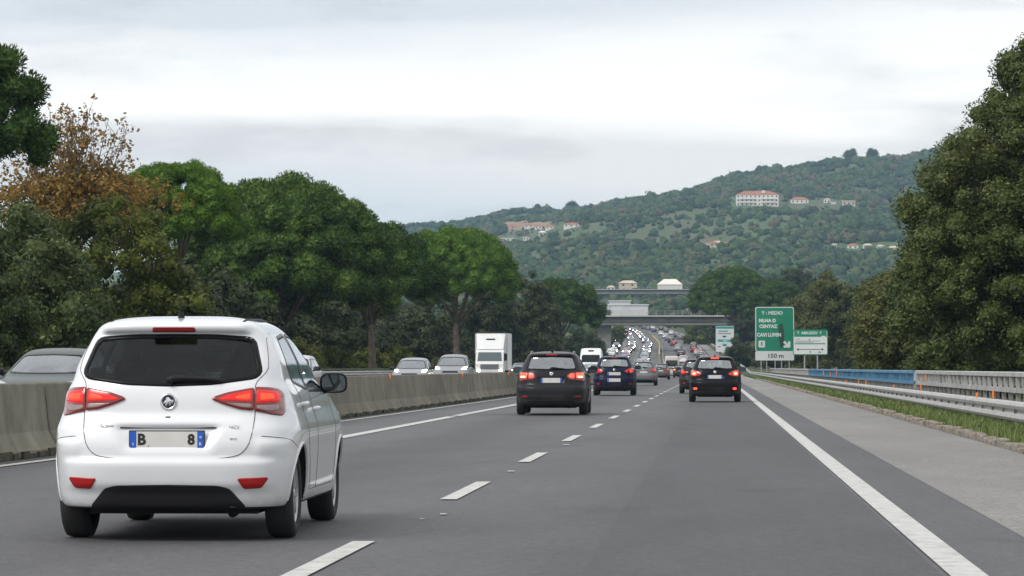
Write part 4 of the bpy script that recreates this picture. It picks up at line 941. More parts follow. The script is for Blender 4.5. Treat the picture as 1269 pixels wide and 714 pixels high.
def make_car(S, hi=2):
    """S: spec dictionary. hi 2 = every detail, 1 = middle distance, 0 = far"""
    car = Car(); sh = Shell(S['keys'], S.get('relief'), S.get('p', 3.6), S.get('q', 8)); Ln, H = S['L'], S['H']
    nq = (88, 46, 16)[2 - hi]; nl = (104, 56, 24)[2 - hi]
    T = sh.T; d = np.concatenate([[0], np.cumsum(np.linalg.norm(np.diff(T[:, :4] * np.array([1, .7, .35, .35]), axis=0), axis=1))])
    u = np.linspace(0, d[-1], nl); rows = np.stack([np.interp(u, d, T[:, j]) for j in range(4)], 1)
    XYZ = []
    for z, w_, yr, yf in rows:
        x, y = sh.outline((w_, yr, yf), nq)
        if sh.relief is not None:
            ym = (yr + yf) / 2; back = y < ym; y = np.where(back, y + sh.relief(x, np.full_like(x, z), w_) * smooth((ym - y) / ((yf - yr) / 2) * 6 - 4.6), y)
        XYZ.append(np.stack([x, y, np.full_like(x, z)], 1))
    A = np.array(XYZ); m_ = A.shape[1]; ctr = (A[:-1] + A[1:]) / 2; ctr = (ctr + np.roll(ctr, -1, 1)) / 2
    keep = np.ones((nl - 1, m_), bool); w_c = np.interp(ctr[..., 2], sh.z, T[:, 1]); yrc = np.interp(ctr[..., 2], sh.z, T[:, 2]); yfc = np.interp(ctr[..., 2], sh.z, T[:, 3]); ymc, lc = (yrc + yfc) / 2, (yfc - yrc) / 2
    isr = ctr[..., 1] < ymc - lc * .55; isf = ctr[..., 1] > ymc + lc * .45; iss = np.abs(ctr[..., 0]) > w_c * .55
    outs = []
    for kind, P in S['windows']:
        if kind == 'rear': k = isr & inpoly(P, ctr[..., 0], ctr[..., 2])
        elif kind == 'front': k = isf & inpoly(P, ctr[..., 0], ctr[..., 2])
        else: k = iss & inpoly(P, ctr[..., 1], ctr[..., 2]) & ((ctr[..., 0] > 0) if kind == 'right' else (ctr[..., 0] < 0))
        keep &= ~k; outs.append((kind, P))
    ar = S['arch']; arcs = [np.array([(yw + ar * math.cos(t), S['r'] + ar * math.sin(t)) for t in np.linspace(0, 2 * math.pi, 64, endpoint=False)]) for yw in S['axles']]
    for P in arcs:
        k = iss & inpoly(P, ctr[..., 1], ctr[..., 2]); keep &= ~k
        outs += [('right', P), ('left', P)]
    # pull the cut edges onto the true outlines
    used_ = np.zeros(A.shape[:2], int)
    kk = keep.astype(int); full = np.zeros(A.shape[:2], int)
    for a, b in ((0, 0), (1, 0), (0, 1), (1, 1)):
        full[a:nl - 1 + a] += np.roll(kk, b, 1)
    edge = (full > 0) & (full < 4); edge[0] = edge[-1] = False
    ey, ex = np.nonzero(edge)
    for i, j in zip(ey, ex):
        p = A[i, j]; best = None
        for kind, P in outs:
            if kind == 'rear' and p[1] > 0 or kind == 'front' and p[1] < 0 or kind == 'right' and p[0] < 0 or kind == 'left' and p[0] > 0: continue
            q = np.array([p[0], p[2]]) if kind in ('rear', 'front') else np.array([p[1], p[2]])
            Q = np.roll(P, -1, 0); e = Q - P; t = np.clip(((q - P) * e).sum(1) / np.maximum((e * e).sum(1), 1e-12), 0, 1); c = P + e * t[:, None]; dd = np.linalg.norm(c - q, axis=1); z = dd.argmin()
            if dd[z] < .06 and (best is None or dd[z] < best[0]): best = (dd[z], kind, c[z])
        if best: A[i, j] = maps(sh, best[1])(best[2][None], 0)[0]
    V = A.reshape(-1, 3); mb = MB()
    fs = [(i * m_ + j, i * m_ + (j + 1) % m_, (i + 1) * m_ + (j + 1) % m_, (i + 1) * m_ + j) for i in range(nl - 1) for j in range(m_) if keep[i, j]]
    low = S.get('low', 0); vl = S.get('valance', 0); mi = [1 if low and V[f[0], 2] < low or vl and V[f[0], 2] < .33 and abs(V[f[0], 0]) < vl and V[f[0], 1] < -1.5 else 0 for f in fs]
    mb.v = [tuple(v) for v in V]; mb.f = fs + [tuple((nl - 1) * m_ + j for j in range(m_))]; mb.m = mi + [0]
    car.add("body", mb, [S.get("paint", M_PAINTD), M_TRIM])
    # underbody and wheel housings
    mb = MB(); w0 = T[0, 1]; y0, y1 = T[0, 2], T[0, 3]
    mb.box(-w0 + .12, w0 - .12, y0 + .10, y1 - .1, T[0, 0] - .03, T[0, 0] + .06)
    for yw in S['axles']:
        for sgn in (-1, 1):
            n = 20; xi = sgn * .42
            vs = []
            for t in np.linspace(-.15, math.pi + .15, n):
                yy, zz = yw + ar * math.cos(t), S['r'] + ar * math.sin(t); xo = sgn * (float(sh.side(np.array(yy), np.array(max(zz, S['sill'] + .04)))) - .02)
                for xx in (xo, xi): vs.append((xx, yy, zz))
            mb.add(vs, [(2 * i, 2 * i + 1, 2 * i + 3, 2 * i + 2) for i in range(n - 1)]); mb.add([v for v in vs[1::2]], [tuple(range(n))])
    if hi: mb.tube([(.42, y0 + .12, .19), (.42, y0 + .45, .21)], .035, 8); mb.box(-.5, .5, -1.5, -.9, .18, .3)
    car.add("underbody", mb, M_UNDER, None, False)
    if hi:
        for P in arcs:
            for kind in ('right', 'left'):
                mb = MB(); ring_mesh(mb, maps(sh, kind), offset(P, .012), offset(P, -.006), .006, 60)
                # only the painted half of each lip stays above the sill
                mb.f = [f for f in mb.f if min(mb.v[i][2] for i in f) > S['sill']]; mb.m = [0] * len(mb.f); car.add("wheel_arch_lip", mb, S.get("paint", M_PAINTD))
    # windows
    for (kind, P), (nm, dark) in zip(S['windows'], S['window_names']):
        M = 72 if hi == 2 else 40 if hi else 20; mp_ = maps(sh, kind); mb = MB()
        if hi:
            ring_mesh(mb, mp_, offset(resample(P, 96), .012), offset(resample(P, 96), -.022 if kind in ('rear', 'front') else -.018), .0015, 96 if hi == 2 else 56)
            fr = car.add(nm, mb, M_BLKGL)
        else: fr = None
        mb = MB(); Q = resample(offset(resample(P, 96), -.004), M); c = Q.mean(0); V = [mp_(c + (Q - c) * (1 - i / 6), .0) for i in range(6)]; V = np.concatenate(V + [mp_(c[None], .0)])
        mb.add(V, fl(mp_, [(i * M + k, i * M + (k + 1) % M, (i + 1) * M + (k + 1) % M, (i + 1) * M + k) for i in range(5) for k in range(M)] + [(5 * M + k, 5 * M + (k + 1) % M, 6 * M) for k in range(M)]))
        car.add("pane" if hi else nm, mb, M_GLASSD if dark else M_GLASS, fr)
    # cabin
    if True:
        zb = S['belt']; mb = MB()
        mb.box(-.68, .68, S['cab'][0], S['cab'][1], .30, zb - .13)
        for x in (-.36, .36):
            mb.box(x - .24, x + .24, S['fseat'] - .10, S['fseat'] + .06, zb - .2, zb + .16, 0, .05); mb.box(x - .13, x + .13, S['fseat'] - .08, S['fseat'] + .03, zb + .19, zb + .36, 0, .05); mb.box(x - .05, x + .05, S['fseat'] - .04, S['fseat'], zb + .1, zb + .25)
        for x in (-.40, 0, .40):
            mb.box(x - .12, x + .12, S['rseat'] - .06, S['rseat'] + .05, zb + (.07 if x else .0), zb + (.23 if x else .12), 0, .045)
        mb.box(-.58, .58, S['cab'][0] - .25, S['rseat'] - .1, zb - .02, zb + .015)
        mb.box(-.62, .62, S['rseat'] - .12, S['rseat'] + .08, zb - .2, zb + .05, 0, .05)
        mb.box(-.66, .66, S['cab'][1] - .35, S['cab'][1] + .05, zb - .2, zb - .03, 0, .05)
        if hi:
            wx = -.36; mb.tube([(wx + .18 * math.cos(t), S['fseat'] + .55, zb - .02 + .18 * math.sin(t)) for t in np.linspace(0, 2 * math.pi, 18)], .018, 6); hi == 2 and mb.box(-.12, .12, S['cab'][1] - .42, S['cab'][1] - .38, zb + .30, zb + .37, 0, .02)
        if hi: car.add("seats", mb, M_SEAT, None, False)
        else: car.add("seats", mb, M_SEAT, None, False)
    # tail lights, reflectors, plates and trim given as flat outlines on the body
    for nm, kind, lays, par in S['panels']:
        base = None
        for li, (P, off, mt) in enumerate(lays):
            mb = MB(); P = np.array(P); patch_mesh(mb, maps(sh, kind), P, off, 110 if hi == 2 else 36 if hi else 14, 5 if hi else 2, .006)
            r_ = car.add(nm if base is None else ("lit_lens" if mt in (M_TAIL, M_TAILG, M_BRAKE, M_BRAKEH, M_HEAD, M_HEADF) else "clear_lens" if mt is M_LENSW else "inset"), mb, mt, base)
            if base is None: base = r_
    if hi:
        mb = MB()
        for kind, pts in S.get('seams', []): seam_mesh(mb, maps(sh, kind), pts, .0027 if hi == 2 else .003, .0008 if kind == 'rear' else -.0006)
        if mb.v: car.add("panel_gap", mb, M_SEAM)
        for kind, y, z in S.get('handles', []):
            mb = MB(); sg = 1 if kind == 'right' else -1; xx = float(sh.side(np.array(y), np.array(z)))
            mb.tube([(sg * (xx - .01), y - .10, z), (sg * (xx + .03), y - .07, z + .004), (sg * (xx + .034), y, z + .006), (sg * (xx + .03), y + .07, z + .004), (sg * (xx - .01), y + .10, z)], [.012, .017, .018, .017, .012], 8); car.add("door_handle", mb, S.get("paint", M_PAINTD))
    # mirrors
    for sg in (-1, 1):
        y, z = S['mirror']; xx = float(sh.side(np.array(y), np.array(z - .05))); mb = MB(); x0 = xx + S.get('reach', .075); prof = []
        for t in np.linspace(0, 2 * math.pi, 20, endpoint=False): prof.append((S.get('msize', .125) * np.sign(math.cos(t)) * abs(math.cos(t)) ** .6, .078 * np.sign(math.sin(t)) * abs(math.sin(t)) ** .6))
        n = len(prof); vs = []
        for dy, sc in ((-.0, .93), (.01, 1.0), (.05, .98), (.10, .80), (.135, .45)):
            for a, b in prof: vs.append((sg * (x0 + .045 + a * sc + dy * -.15), y + dy, z + .03 + b * sc))
        mb.add(vs, [(i * n + k, i * n + (k + 1) % n, (i + 1) * n + (k + 1) % n, (i + 1) * n + k) for i in range(4) for k in range(n)] + [tuple(4 * n + k for k in range(n))])
        mb.add([(sg * (xx - .02), y + .02, z - .06), (sg * (xx - .02), y + .12, z - .06), (sg * (x0 + .02), y + .09, z - .035), (sg * (x0 + .02), y + .02, z - .035), (sg * (xx - .02), y + .02, z - .02), (sg * (xx - .02), y + .12, z - .02), (sg * (x0 + .02), y + .09, z), (sg * (x0 + .02), y + .02, z)],
               [(0, 3, 2, 1), (4, 5, 6, 7), (0, 1, 5, 4), (1, 2, 6, 5), (2, 3, 7, 6), (3, 0, 4, 7)])
        mi_ = car.add("wing_mirror", mb, M_TRIM)
        if hi:
            mb = MB(); mb.add([(sg * (x0 + .045 + a * .86), y + .004, z + .03 + b * .86) for a, b in prof], [tuple(range(n))]); car.add("mirror_glass", mb, MIRROR, mi_, False)
    for yw in S['axles']:
        for sg in (-1, 1): wheel_parts(car, sg * S['track'], yw, S['r'], S['tw'], sg, hi == 2)
    for f in S.get('extra', []): f(car, sh, hi)
    return car
MIRROR = plain("mirror_glass", (.075, .09, .095), .03, 1.0)
def plate_rear(z, y=None, w_=.26, h=.058, txt=None, blue=(True, True), name="number_plate", front=False, x0=0.0):
    def f(car, sh, hi):
        yy = float(sh.front(np.array(x0), np.array(z)) if front else sh.rear(np.array(x0), np.array(z))); sg = 1 if front else -1
        a = yy + sg * .006; b = yy + sg * .02
        mb = MB(); mb.box(x0 - w_ - .008, x0 + w_ + .008, min(a, b), max(a, b), z - h - .008, z + h + .008, 0, .004 if hi else 0); k = car.add(name, mb, M_PLBLK if hi == 2 else M_PLATE, None, False)
        if hi < 2 and not txt:
            if hi:
                mb = MB(); a2 = yy + sg * .0215; mb.box(x0 - w_, x0 - w_ + .05, min(b, a2), max(b, a2), z - h, z + h); car.add("blue_band", mb, M_PLBLUE, k, False)
            return
        mb = MB(); c = yy + sg * .0215;  mb.box(x0 - w_, x0 + w_, min(b, c), max(b, c), z - h, z + h); pf = car.add("plate_face", mb, M_PLATE, k, False)
        mb = MB(); d2 = yy + sg * .0225
        for on, xx in zip(blue, (-w_, w_ - .045)):
            if on: mb = MB(); mb.box(x0 + xx, x0 + xx + .045, min(c, d2), max(c, d2), z - h, z + h); car.add("blue_band", mb, M_PLBLUE, k, False)
        for s_, tx, tz, sz, mt in (txt or []):
            V, Fc = text_verts(s_, sz, .004 if sz > .06 else .001); mb = MB(); mb.add([(x0 + tx + v[0], yy + sg * .0238, z + tz + v[1]) for v in V], Fc); car.add("lettering", mb, mt, k, False)
    return f
# ------------------------------------------------------------------ the white hatchback in front
HK = [(.215, .72, -1.80, 1.78), (.235, .82, -1.955, 1.90), (.30, .858, -1.985, 1.96), (.42, .872, -2.005, 2.02), (.55, .880, -2.02, 2.045), (.66, .884, -2.022, 2.05), (.76, .882, -2.0, 2.02), (.84, .862, -1.955, 1.95), (.90, .842, -1.93, 1.82), (.96, .828, -1.925, 1.60),
      (1.01, .814, -1.918, 1.30), (1.06, .790, -1.905, 1.13), (1.12, .760, -1.875, .98), (1.22, .735, -1.80, .76), (1.32, .69, -1.72, .52), (1.40, .648, -1.655, .30), (1.455, .612, -1.635, .12), (1.49, .58, -1.645, .0), (1.515, .545, -1.62, -.10), (1.54, .48, -1.52, -.22), (1.56, .38, -1.30, -.36), (1.572, .22, -1.05, -.5), (1.576, .04, -.85, -.66)]
def hero_relief(x, z, w_):
    ax = np.abs(x); d = np.zeros_like(np.asarray(x, float) + np.asarray(z, float))
    # plate recess: trapezoid under the tailgate ledge
    hw = .38 - (.795 - z) * .45; rec = smooth((hw + .02 - ax) / .075) * smooth((.808 - z) / .024) * smooth((z - .60) / .10); d = d + .036 * rec
    d = d - .012 * smooth((.60 - ax) / .12) * smooth((z - .795) / .018) * smooth((.89 - z) / .09)      # ledge above the plate
    d = d - .030 * smooth((.575 - z) / .02) * smooth((z - .33) / .08) * smooth((w_ * .9 - ax) / .1)       # bumper stands proud
    d = d - .022 * smooth((.715 - z) / .03) * smooth((z - .55) / .1) * smooth((ax - .60) / .06) * smooth((w_ * .97 - ax) / .05)   # shoulder of the bumper corner
    d = d - .05 * smooth((z - 1.438) / .02) * smooth((1.54 - z) / .03) * smooth((.56 - ax) / .08)        # roof spoiler lip
    return d
RW = rounded([(-.56, 1.408), (-.30, 1.424), (0, 1.430), (.30, 1.424), (.56, 1.408), (.632, 1.175), (.605, 1.135), (.30, 1.093), (0, 1.083), (-.30, 1.093), (-.605, 1.135), (-.632, 1.175)], .045)
def sw(P): return rounded(P, .05)
SD1 = sw([(-1.02, 1.10), (-1.12, 1.20), (-.93, 1.415), (-.42, 1.445), (-.40, 1.045)])   # rear door
SD2 = sw([(-.32, 1.035), (-.34, 1.447), (-.02, 1.43), (.42, 1.22), (.78, 1.03)])        # front door
WS = rounded([(-.56, 1.435), (0, 1.455), (.56, 1.435), (.70, 1.10), (.4, 1.075), (0, 1.07), (-.4, 1.075), (-.70, 1.10)], .05)
TL_out = [(.600, 1.072), (.70, 1.068), (.755, 1.055), (.782, 1.025), (.795, .90), (.785, .868), (.725, .878), (.66, .893), (.600, .903)]
TL_in = [(.596, 1.067), (.597, .905), (.50, .915), (.40, .945), (.315, .978), (.305, .99), (.325, 1.005), (.42, 1.035)]
def sgn(P, s): return rounded([(s * a, b) for a, b in P], .018, 3)
panels = []
for s_ in (-1, 1):
    panels.append(("tail_light", 'rear', [(sgn(TL_out, s_), .016, M_LENSR), (sgn([(.612, 1.055), (.742, 1.042), (.764, 1.015), (.768, .965), (.612, .955)], s_), .019, M_TAIL), (sgn([(.632, 1.035), (.728, 1.026), (.738, .985), (.636, .975)], s_), .0205, M_TAILG), (sgn([(.615, .945), (.76, .95), (.76, .905), (.70, .900), (.615, .915)], s_), .019, M_LENSW)], None))
    panels.append(("tailgate_light", 'rear', [(sgn(TL_in, s_), .014, M_LENSR), (sgn([(.586, 1.053), (.586, .968), (.36, .978), (.345, .990), (.43, 1.022)], s_), .017, M_TAIL), (sgn([(.575, 1.035), (.575, .985), (.47, .985), (.47, 1.010)], s_), .0185, M_TAILG), (sgn([(.584, .956), (.584, .920), (.51, .928), (.43, .950), (.41, .962)], s_), .017, M_LENSW)], None))
    panels.append(("rear_reflector", 'rear', [(sgn([(.495, .442), (.70, .448), (.705, .435), (.66, .372), (.54, .366)], s_), .010, M_REFL)], None))
panels.append(("lower_insert", 'rear', [(rounded([(-.545, .218), (-.545, .25), (-.44, .372), (-.36, .392), (0, .398), (.36, .392), (.44, .372), (.545, .25), (.545, .218)], .02), .008, M_TRIM)], None))
panels.append(("third_brake_light", 'rear', [(rounded([(-.155, 1.45), (-.15, 1.485), (.15, 1.485), (.155, 1.45)], .01), .012, plain("unlit_brake_lens", (.22, .012, .012), .15))], None))
for s_ in (-1, 1):
    panels.append(("headlight", 'front', [(sgn([(.42, .80), (.76, .86), (.80, .92), (.70, .93), (.45, .84)], s_), .008, M_HEADO)], None))
panels.append(("grille", 'front', [(rounded([(-.5, .42), (.5, .42), (.42, .62), (-.42, .62)], .04), .006, M_TRIM)], None))
def hero_extra(car, sh, hi):
    rp = maps(sh, 'rear'); f = lambda x, z: float(sh.rear(np.array(x), np.array(z)))
    # round badge
    z0 = .966; yb = f(0, z0); mb = MB(); mb.lathe([(.004, .058), (-.010, .058), (-.014, .054), (-.014, .047), (-.009, .044), (-.008, 0)], 36, 'y', (0, yb, z0)); bd = car.add("badge", mb, M_CHROME)
    mb = MB(); mb.lathe([(-.0095, .0435), (-.0096, 0)], 30, 'y', (0, yb, z0)); car.add("badge_field", mb, M_BADGE, bd)
    # pale winged figure on the field
    mb = MB(); fig = [(-.036, -.012), (-.030, .004), (-.020, .010), (-.016, .026), (-.006, .034), (.004, .030), (.012, .022), (.020, .012), (.034, .016), (.038, .004), (.030, -.010), (.020, -.006), (.016, -.024), (.008, -.030), (.004, -.014), (-.006, -.016), (-.012, -.030), (-.022, -.026), (-.018, -.010)]
    mb.add([(x, yb - .0115, z0 + z) for x, z in fig] + [(0, yb - .0125, z0 + .002)], [(i, (i + 1) % len(fig), len(fig)) for i in range(len(fig))]); car.add("emblem", mb, M_CHROME, bd, False)
    mb = MB(); mb.box(-.018, .018, f(0, .862) - .004, f(0, .862) + .01, .852, .866, 0, .003); car.add("boot_lock", mb, M_TRIM)
    # faint chrome lettering as on the car
    M_CL = plain("dull_chrome_letters", (.40, .41, .43), .3, .6)
    for body, x, z, sz in (("Active", -.43, .80, .040), ("16CV", .47, .79, .034), ("sport", .47, .715, .024)):
        V, Fc = text_verts(body, sz, .0006); mb = MB(); V3 = [(x + v[0], f(x, z) - .007, z + v[1]) for v in V]; mb.add(V3, Fc); car.add("model_lettering", mb, M_CL, None, False)
    mb = MB(); mb.box(-.40, .40, f(0, .792) - .005, f(0, .792) + .02, .783, .796, 0, .004); car.add("plate_ledge_gap", mb, M_TRIM, None, False)
    # wiper
    mb = MB(); P = [(-.01, 1.105), (.03, 1.128), (.12, 1.132), (.25, 1.125), (.37, 1.112)]
    mb.tube([(x, f(x, z) - .03, z) for x, z in P], [.030, .026, .020, .013, .006], 8); mb.tube([(x, f(x, z - .012) - .012, z - .012) for x, z in P[1:]], .007, 6); car.add("rear_wiper", mb, M_TRIM)
    # roof aerial and roof channel covers
    ya = -1.38; za = 1.548
    mb = MB(); mb.tube([(0, ya + .06, za - .02), (0, ya + .02, za + .03), (0, ya - .01, za + .055)], [.034, .020, .006], 8); mb.tube([(0, ya - .0, za + .04), (0, ya - .06, za + .15)], [.004, .002], 6); car.add("aerial", mb, M_TRIM)
    for s_ in (-1, 1):
        zz = lambda y: float(np.interp(y, [-1.6, -1.3, -.6, -.1], [1.518, 1.547, 1.556, 1.53])); mb = MB(); mb.tube([(s_ * .475, y, zz(y) - .012) for y in (-1.52, -1.3, -1.0, -.6, -.2)], .017, 6); car.add("roof_channel", mb, M_TRIM)
    # tailpipe region already under the body; rear fog: mud flap shade
TG = [(-.62, 1.445), (-.672, 1.20), (-.60, 1.075), (-.605, .90), (-.60, .80), (-.575, .68), (-.50, .60), (-.35, .578), (0, .572)]
hero_seams = [('rear', TG), ('rear', mirror_xz(TG))]
for kd in ('right', 'left'):
    hero_seams += [(kd, [(-.365, 1.44), (-.365, 1.0), (-.36, .60), (-.38, .33)]), (kd, [(.86, 1.02), (.90, .80), (.86, .45), (.82, .33)]), (kd, [(-1.14, 1.22), (-1.05, 1.08), (-.98, .85), (-.93, .66), (-.82, .45), (-.80, .33)]), (kd, [(-.80, .325), (0, .325), (.82, .325)]), (kd, [(-1.93, .73), (-1.7, .70), (-1.52, .64)])]
HERO = dict(msize=.108, paint=M_PAINTC, reach=.035, p=3.9, q=9.5, L=4.1, H=1.576, keys=HK, relief=hero_relief, windows=[('rear', RW), ('right', SD1), ('left', SD1), ('right', SD2), ('left', SD2), ('front', WS)],
            window_names=[("rear_window", True), ("rear_side_window", True), ("rear_side_window", True), ("front_side_window", False), ("front_side_window", False), ("windscreen", True)],
            axles=(-1.30, 1.315), r=.312, arch=.355, track=.735, tw=.205, sill=.26, low=.236, belt=1.02, cab=(-1.5, .85), fseat=-.15, rseat=-1.12, mirror=(.62, 1.055), panels=panels,
            seams=hero_seams, handles=[('right', -.26, .90), ('right', -.93, .94), ('left', -.26, .90), ('left', -.93, .94)],
            extra=[plate_rear(.705, txt=[("B", -.178, .0, .105, M_PLBLK), (".", -.128, -.03, .05, M_PLBLK), ("8", .172, .0, .098, M_PLBLK), ("I", -.2375, -.03, .03, M_PLATE), ("o", .238, .022, .03, M_PLATE), ("R", .236, -.028, .03, M_PLATE)]), hero_extra])
# ------------------------------------------------------------------ the tall hatchback used for the other cars
GK = [(.20, .70, -1.86, 1.86), (.225, .80, -2.02, 2.0), (.32, .855, -2.08, 2.08), (.45, .878, -2.115, 2.12), (.58, .885, -2.12, 2.13), (.68, .886, -2.10, 2.11), (.74, .884, -2.05, 2.08), (.82, .878, -2.025, 1.98), (.90, .868, -2.01, 1.80), (.97, .852, -1.99, 1.48),
      (1.02, .835, -1.97, 1.20), (1.08, .79, -1.94, 1.05), (1.18, .745, -1.87, .82), (1.28, .70, -1.79, .58), (1.37, .652, -1.715, .34), (1.43, .618, -1.69, .18), (1.47, .585, -1.69, .05), (1.50, .545, -1.66, -.08), (1.525, .47, -1.54, -.24), (1.545, .34, -1.25, -.42), (1.555, .14, -.95, -.58), (1.557, .03, -.8, -.68)]
def hatch_relief(x, z, w_):
    ax = np.abs(x); d = np.zeros_like(np.asarray(x, float) + np.asarray(z, float))
    hw = .33 - (.93 - z) * .2; d = d + .03 * smooth((hw - ax) / .03) * smooth((.925 - z) / .02) * smooth((z - .75) / .05)
    d = d - .02 * smooth((.70 - z) / .02) * smooth((z - .36) / .08)
    d = d - .045 * smooth((z - 1.425) / .02) * smooth((1.52 - z) / .03) * smooth((.55 - ax) / .08)
    return d
GRW = rounded([(-.52, 1.415), (0, 1.432), (.52, 1.415), (.60, 1.15), (.57, 1.115), (0, 1.10), (-.57, 1.115), (-.60, 1.15)], .05)
GS1 = sw([(-1.22, 1.12), (-1.30, 1.22), (-1.08, 1.40), (-.46, 1.425), (-.44, 1.06)]); GS2 = sw([(-.36, 1.05), (-.38, 1.428), (.02, 1.41), (.50, 1.20), (.86, 1.04)])
GWS = rounded([(-.55, 1.415), (0, 1.435), (.55, 1.415), (.71, 1.09), (.4, 1.065), (0, 1.06), (-.4, 1.065), (-.71, 1.09)], .05)
def hatch_spec(style, lit, plate_low=False, front_lit=True, hz=0.0):
    core = {'tail': M_TAIL, 'brake': M_BRAKE, 'off': M_REFL}[lit]; hot = {'tail': M_TAILG, 'brake': M_BRAKEH, 'off': M_REFL}[lit]; P = []
    for s_ in (-1, 1):
        if style == 'block':    # two-piece rectangular lamps
            P.append(("tail_light", 'rear', [(sgn([(.585, 1.05), (.80, 1.04), (.815, .90), (.79, .825), (.585, .84)], s_), .014, M_LENSR), (sgn([(.60, 1.03), (.775, 1.02), (.785, .92), (.60, .90)], s_), .017, core), (sgn([(.64, .96), (.76, .955), (.765, .91), (.64, .905)], s_), .019, hot)], None))
            P.append(("tailgate_light", 'rear', [(sgn([(.57, 1.048), (.57, .845), (.44, .86), (.385, .92), (.40, .99), (.45, 1.035)], s_), .013, M_LENSR), (sgn([(.555, 1.02), (.555, .90), (.45, .91), (.42, .95), (.46, 1.005)], s_), .016, core)], None))
        else:                   # swept wedge lamps
            P.append(("tail_light", 'rear', [(sgn([(.42, .955), (.55, 1.03), (.72, 1.085), (.79, 1.06), (.815, .95), (.79, .855), (.66, .85), (.50, .885)], s_), .014, M_LENSR), (sgn([(.60, 1.02), (.74, 1.05), (.785, .99), (.77, .90), (.62, .90)], s_), .017, core), (sgn([(.65, .985), (.74, .99), (.75, .93), (.66, .925)], s_), .019, hot), (sgn([(.47, .955), (.57, .99), (.57, .915), (.51, .91)], s_), .017, M_TAIL)], None))
        P.append(("rear_reflector", 'rear', [(sgn([(.58, .465), (.72, .468), (.715, .435), (.58, .432)] if style == 'block' else [(.60, .48), (.72, .485), (.715, .42), (.60, .415)], s_), .010, core if lit == 'brake' and style != 'block' else M_REFL)], None))
        P.append(("headlight", 'front', [(sgn([(.44, .80 + hz), (.70, .80 + hz), (.82, .87 + hz), (.80, .95 + hz), (.70, .94 + hz), (.50, .88 + hz)], s_), .012, M_HEADO), (sgn([(.56, .815 + hz), (.74, .82 + hz), (.76, .90 + hz), (.58, .88 + hz)], s_), .016, M_HEAD if front_lit else M_HEADO)], None))
    P.append(("third_brake_light", 'rear', [(rounded([(-.14, 1.452), (-.135, 1.485), (.135, 1.485), (.14, 1.452)], .01), .012, core if lit == 'brake' and style != 'block' else M_REFL)], None))
    P.append(("lower_insert", 'rear', [(rounded([(-.62, .225), (-.64, .30), (-.5, .365), (.5, .365), (.64, .30), (.62, .225)], .02), .008, M_TRIM)], None))
    P.append(("grille", 'front', [(rounded([(-.40, .78), (.40, .78), (.36, .86), (-.36, .86)], .02), .008, M_TRIM)], None))
    P.append(("air_intake", 'front', [(rounded([(-.62, .30), (.62, .30), (.55, .48), (-.55, .48)], .04), .006, M_TRIM)], None))
    def ext(car, sh, hi):
        f = lambda x, z: float(sh.rear(np.array(x), np.array(z)))
        if not hi: return
        mb = MB(); mb.tube([(x, f(x, z) - .028, z) for x, z in ((-.03, 1.115), (.02, 1.15), (.14, 1.14), (.36, 1.125))], [.03, .026, .018, .007], 8); car.add("rear_wiper", mb, M_TRIM)
        mb = MB(); mb.lathe([(.004, .052), (-.012, .05), (-.014, .03), (-.01, .0)], 20, 'y', (0, f(0, 1.0), 1.0)); car.add("badge", mb, M_CHROME)
        mb = MB(); mb.tube([(0, -1.32, 1.52), (0, -1.38, 1.575), (0, -1.45, 1.58)], [.035, .02, .008], 8); car.add("aerial", mb, M_TRIM)
        for s_ in (-1, 1):
            if style != 'block': continue
            mb = MB(); mb.tube([(s_ * .52, y, z) for y, z in ((-1.45, 1.50), (-1.3, 1.545), (-.7, 1.555), (-.1, 1.53), (.02, 1.48))], .016, 6); car.add("roof_rail", mb, M_RAIL)
    ex = [plate_rear(.845), plate_rear(.52, front=True, name="front_plate"), ext]
    if plate_low: ex.append(plate_rear(.60, name="lower_plate"))
    TG2 = [(-.60, 1.44), (-.66, 1.16), (-.60, 1.07), (-.58, .90), (-.57, .78), (-.50, .715), (0, .705)]
    sm = [('rear', TG2), ('rear', mirror_xz(TG2))]
    for kd in ('right', 'left'): sm += [(kd, [(-.41, 1.42), (-.40, 1.0), (-.41, .33)]), (kd, [(.92, 1.03), (.96, .8), (.88, .33)]), (kd, [(-1.25, 1.1), (-1.05, .75), (-.92, .5), (-.9, .33)]), (kd, [(-.9, .325), (.88, .325)])]
    return dict(L=4.25, H=1.557, keys=GK, relief=hatch_relief, windows=[('rear', GRW), ('right', GS1), ('left', GS1), ('right', GS2), ('left', GS2), ('front', GWS)],
                window_names=[("rear_window", False), ("rear_side_window", False), ("rear_side_window", False), ("front_side_window", False), ("front_side_window", False), ("windscreen", False)],
                axles=(-1.32, 1.32), r=.318, arch=.36, track=.765, tw=.215, sill=.25, low=.30, belt=1.03, cab=(-1.55, .9), fseat=-.12, rseat=-1.15, mirror=(.70, 1.07), panels=P, seams=sm,
                handles=[('right', -.3, .93), ('right', -1.0, .96), ('left', -.3, .93), ('left', -1.0, .96)], extra=ex)
M_RAIL = plain("roof_rail_metal", (.30, .31, .32), .35, .6)
def place(car, name, label, x, Y, color, rz=0.0, group=None, scale=(1, 1, 1), cat="car", slope=True, lift=.011):
    e_ = elev(Y); r = empty(name, (x, Y, e_ + lift), rz)
    if slope: r.rotation_euler[0] = math.atan2(elev(Y + 2) - elev(Y - 2), 4) * (1 if abs(rz) < 1.6 else -1)
    car.tree(r, color); r.scale = scale; tag(r, label, cat, group); return r
WHITE, GREYD, NAVY, BLACK, SILVER, GREYM = (.77, .785, .81), (.020, .020, .023), (.008, .012, .036), (.006, .006, .009), (.42, .43, .45), (.16, .165, .175)
hero = make_car(HERO, 2)
hx = at(211, 541, 22.4).x
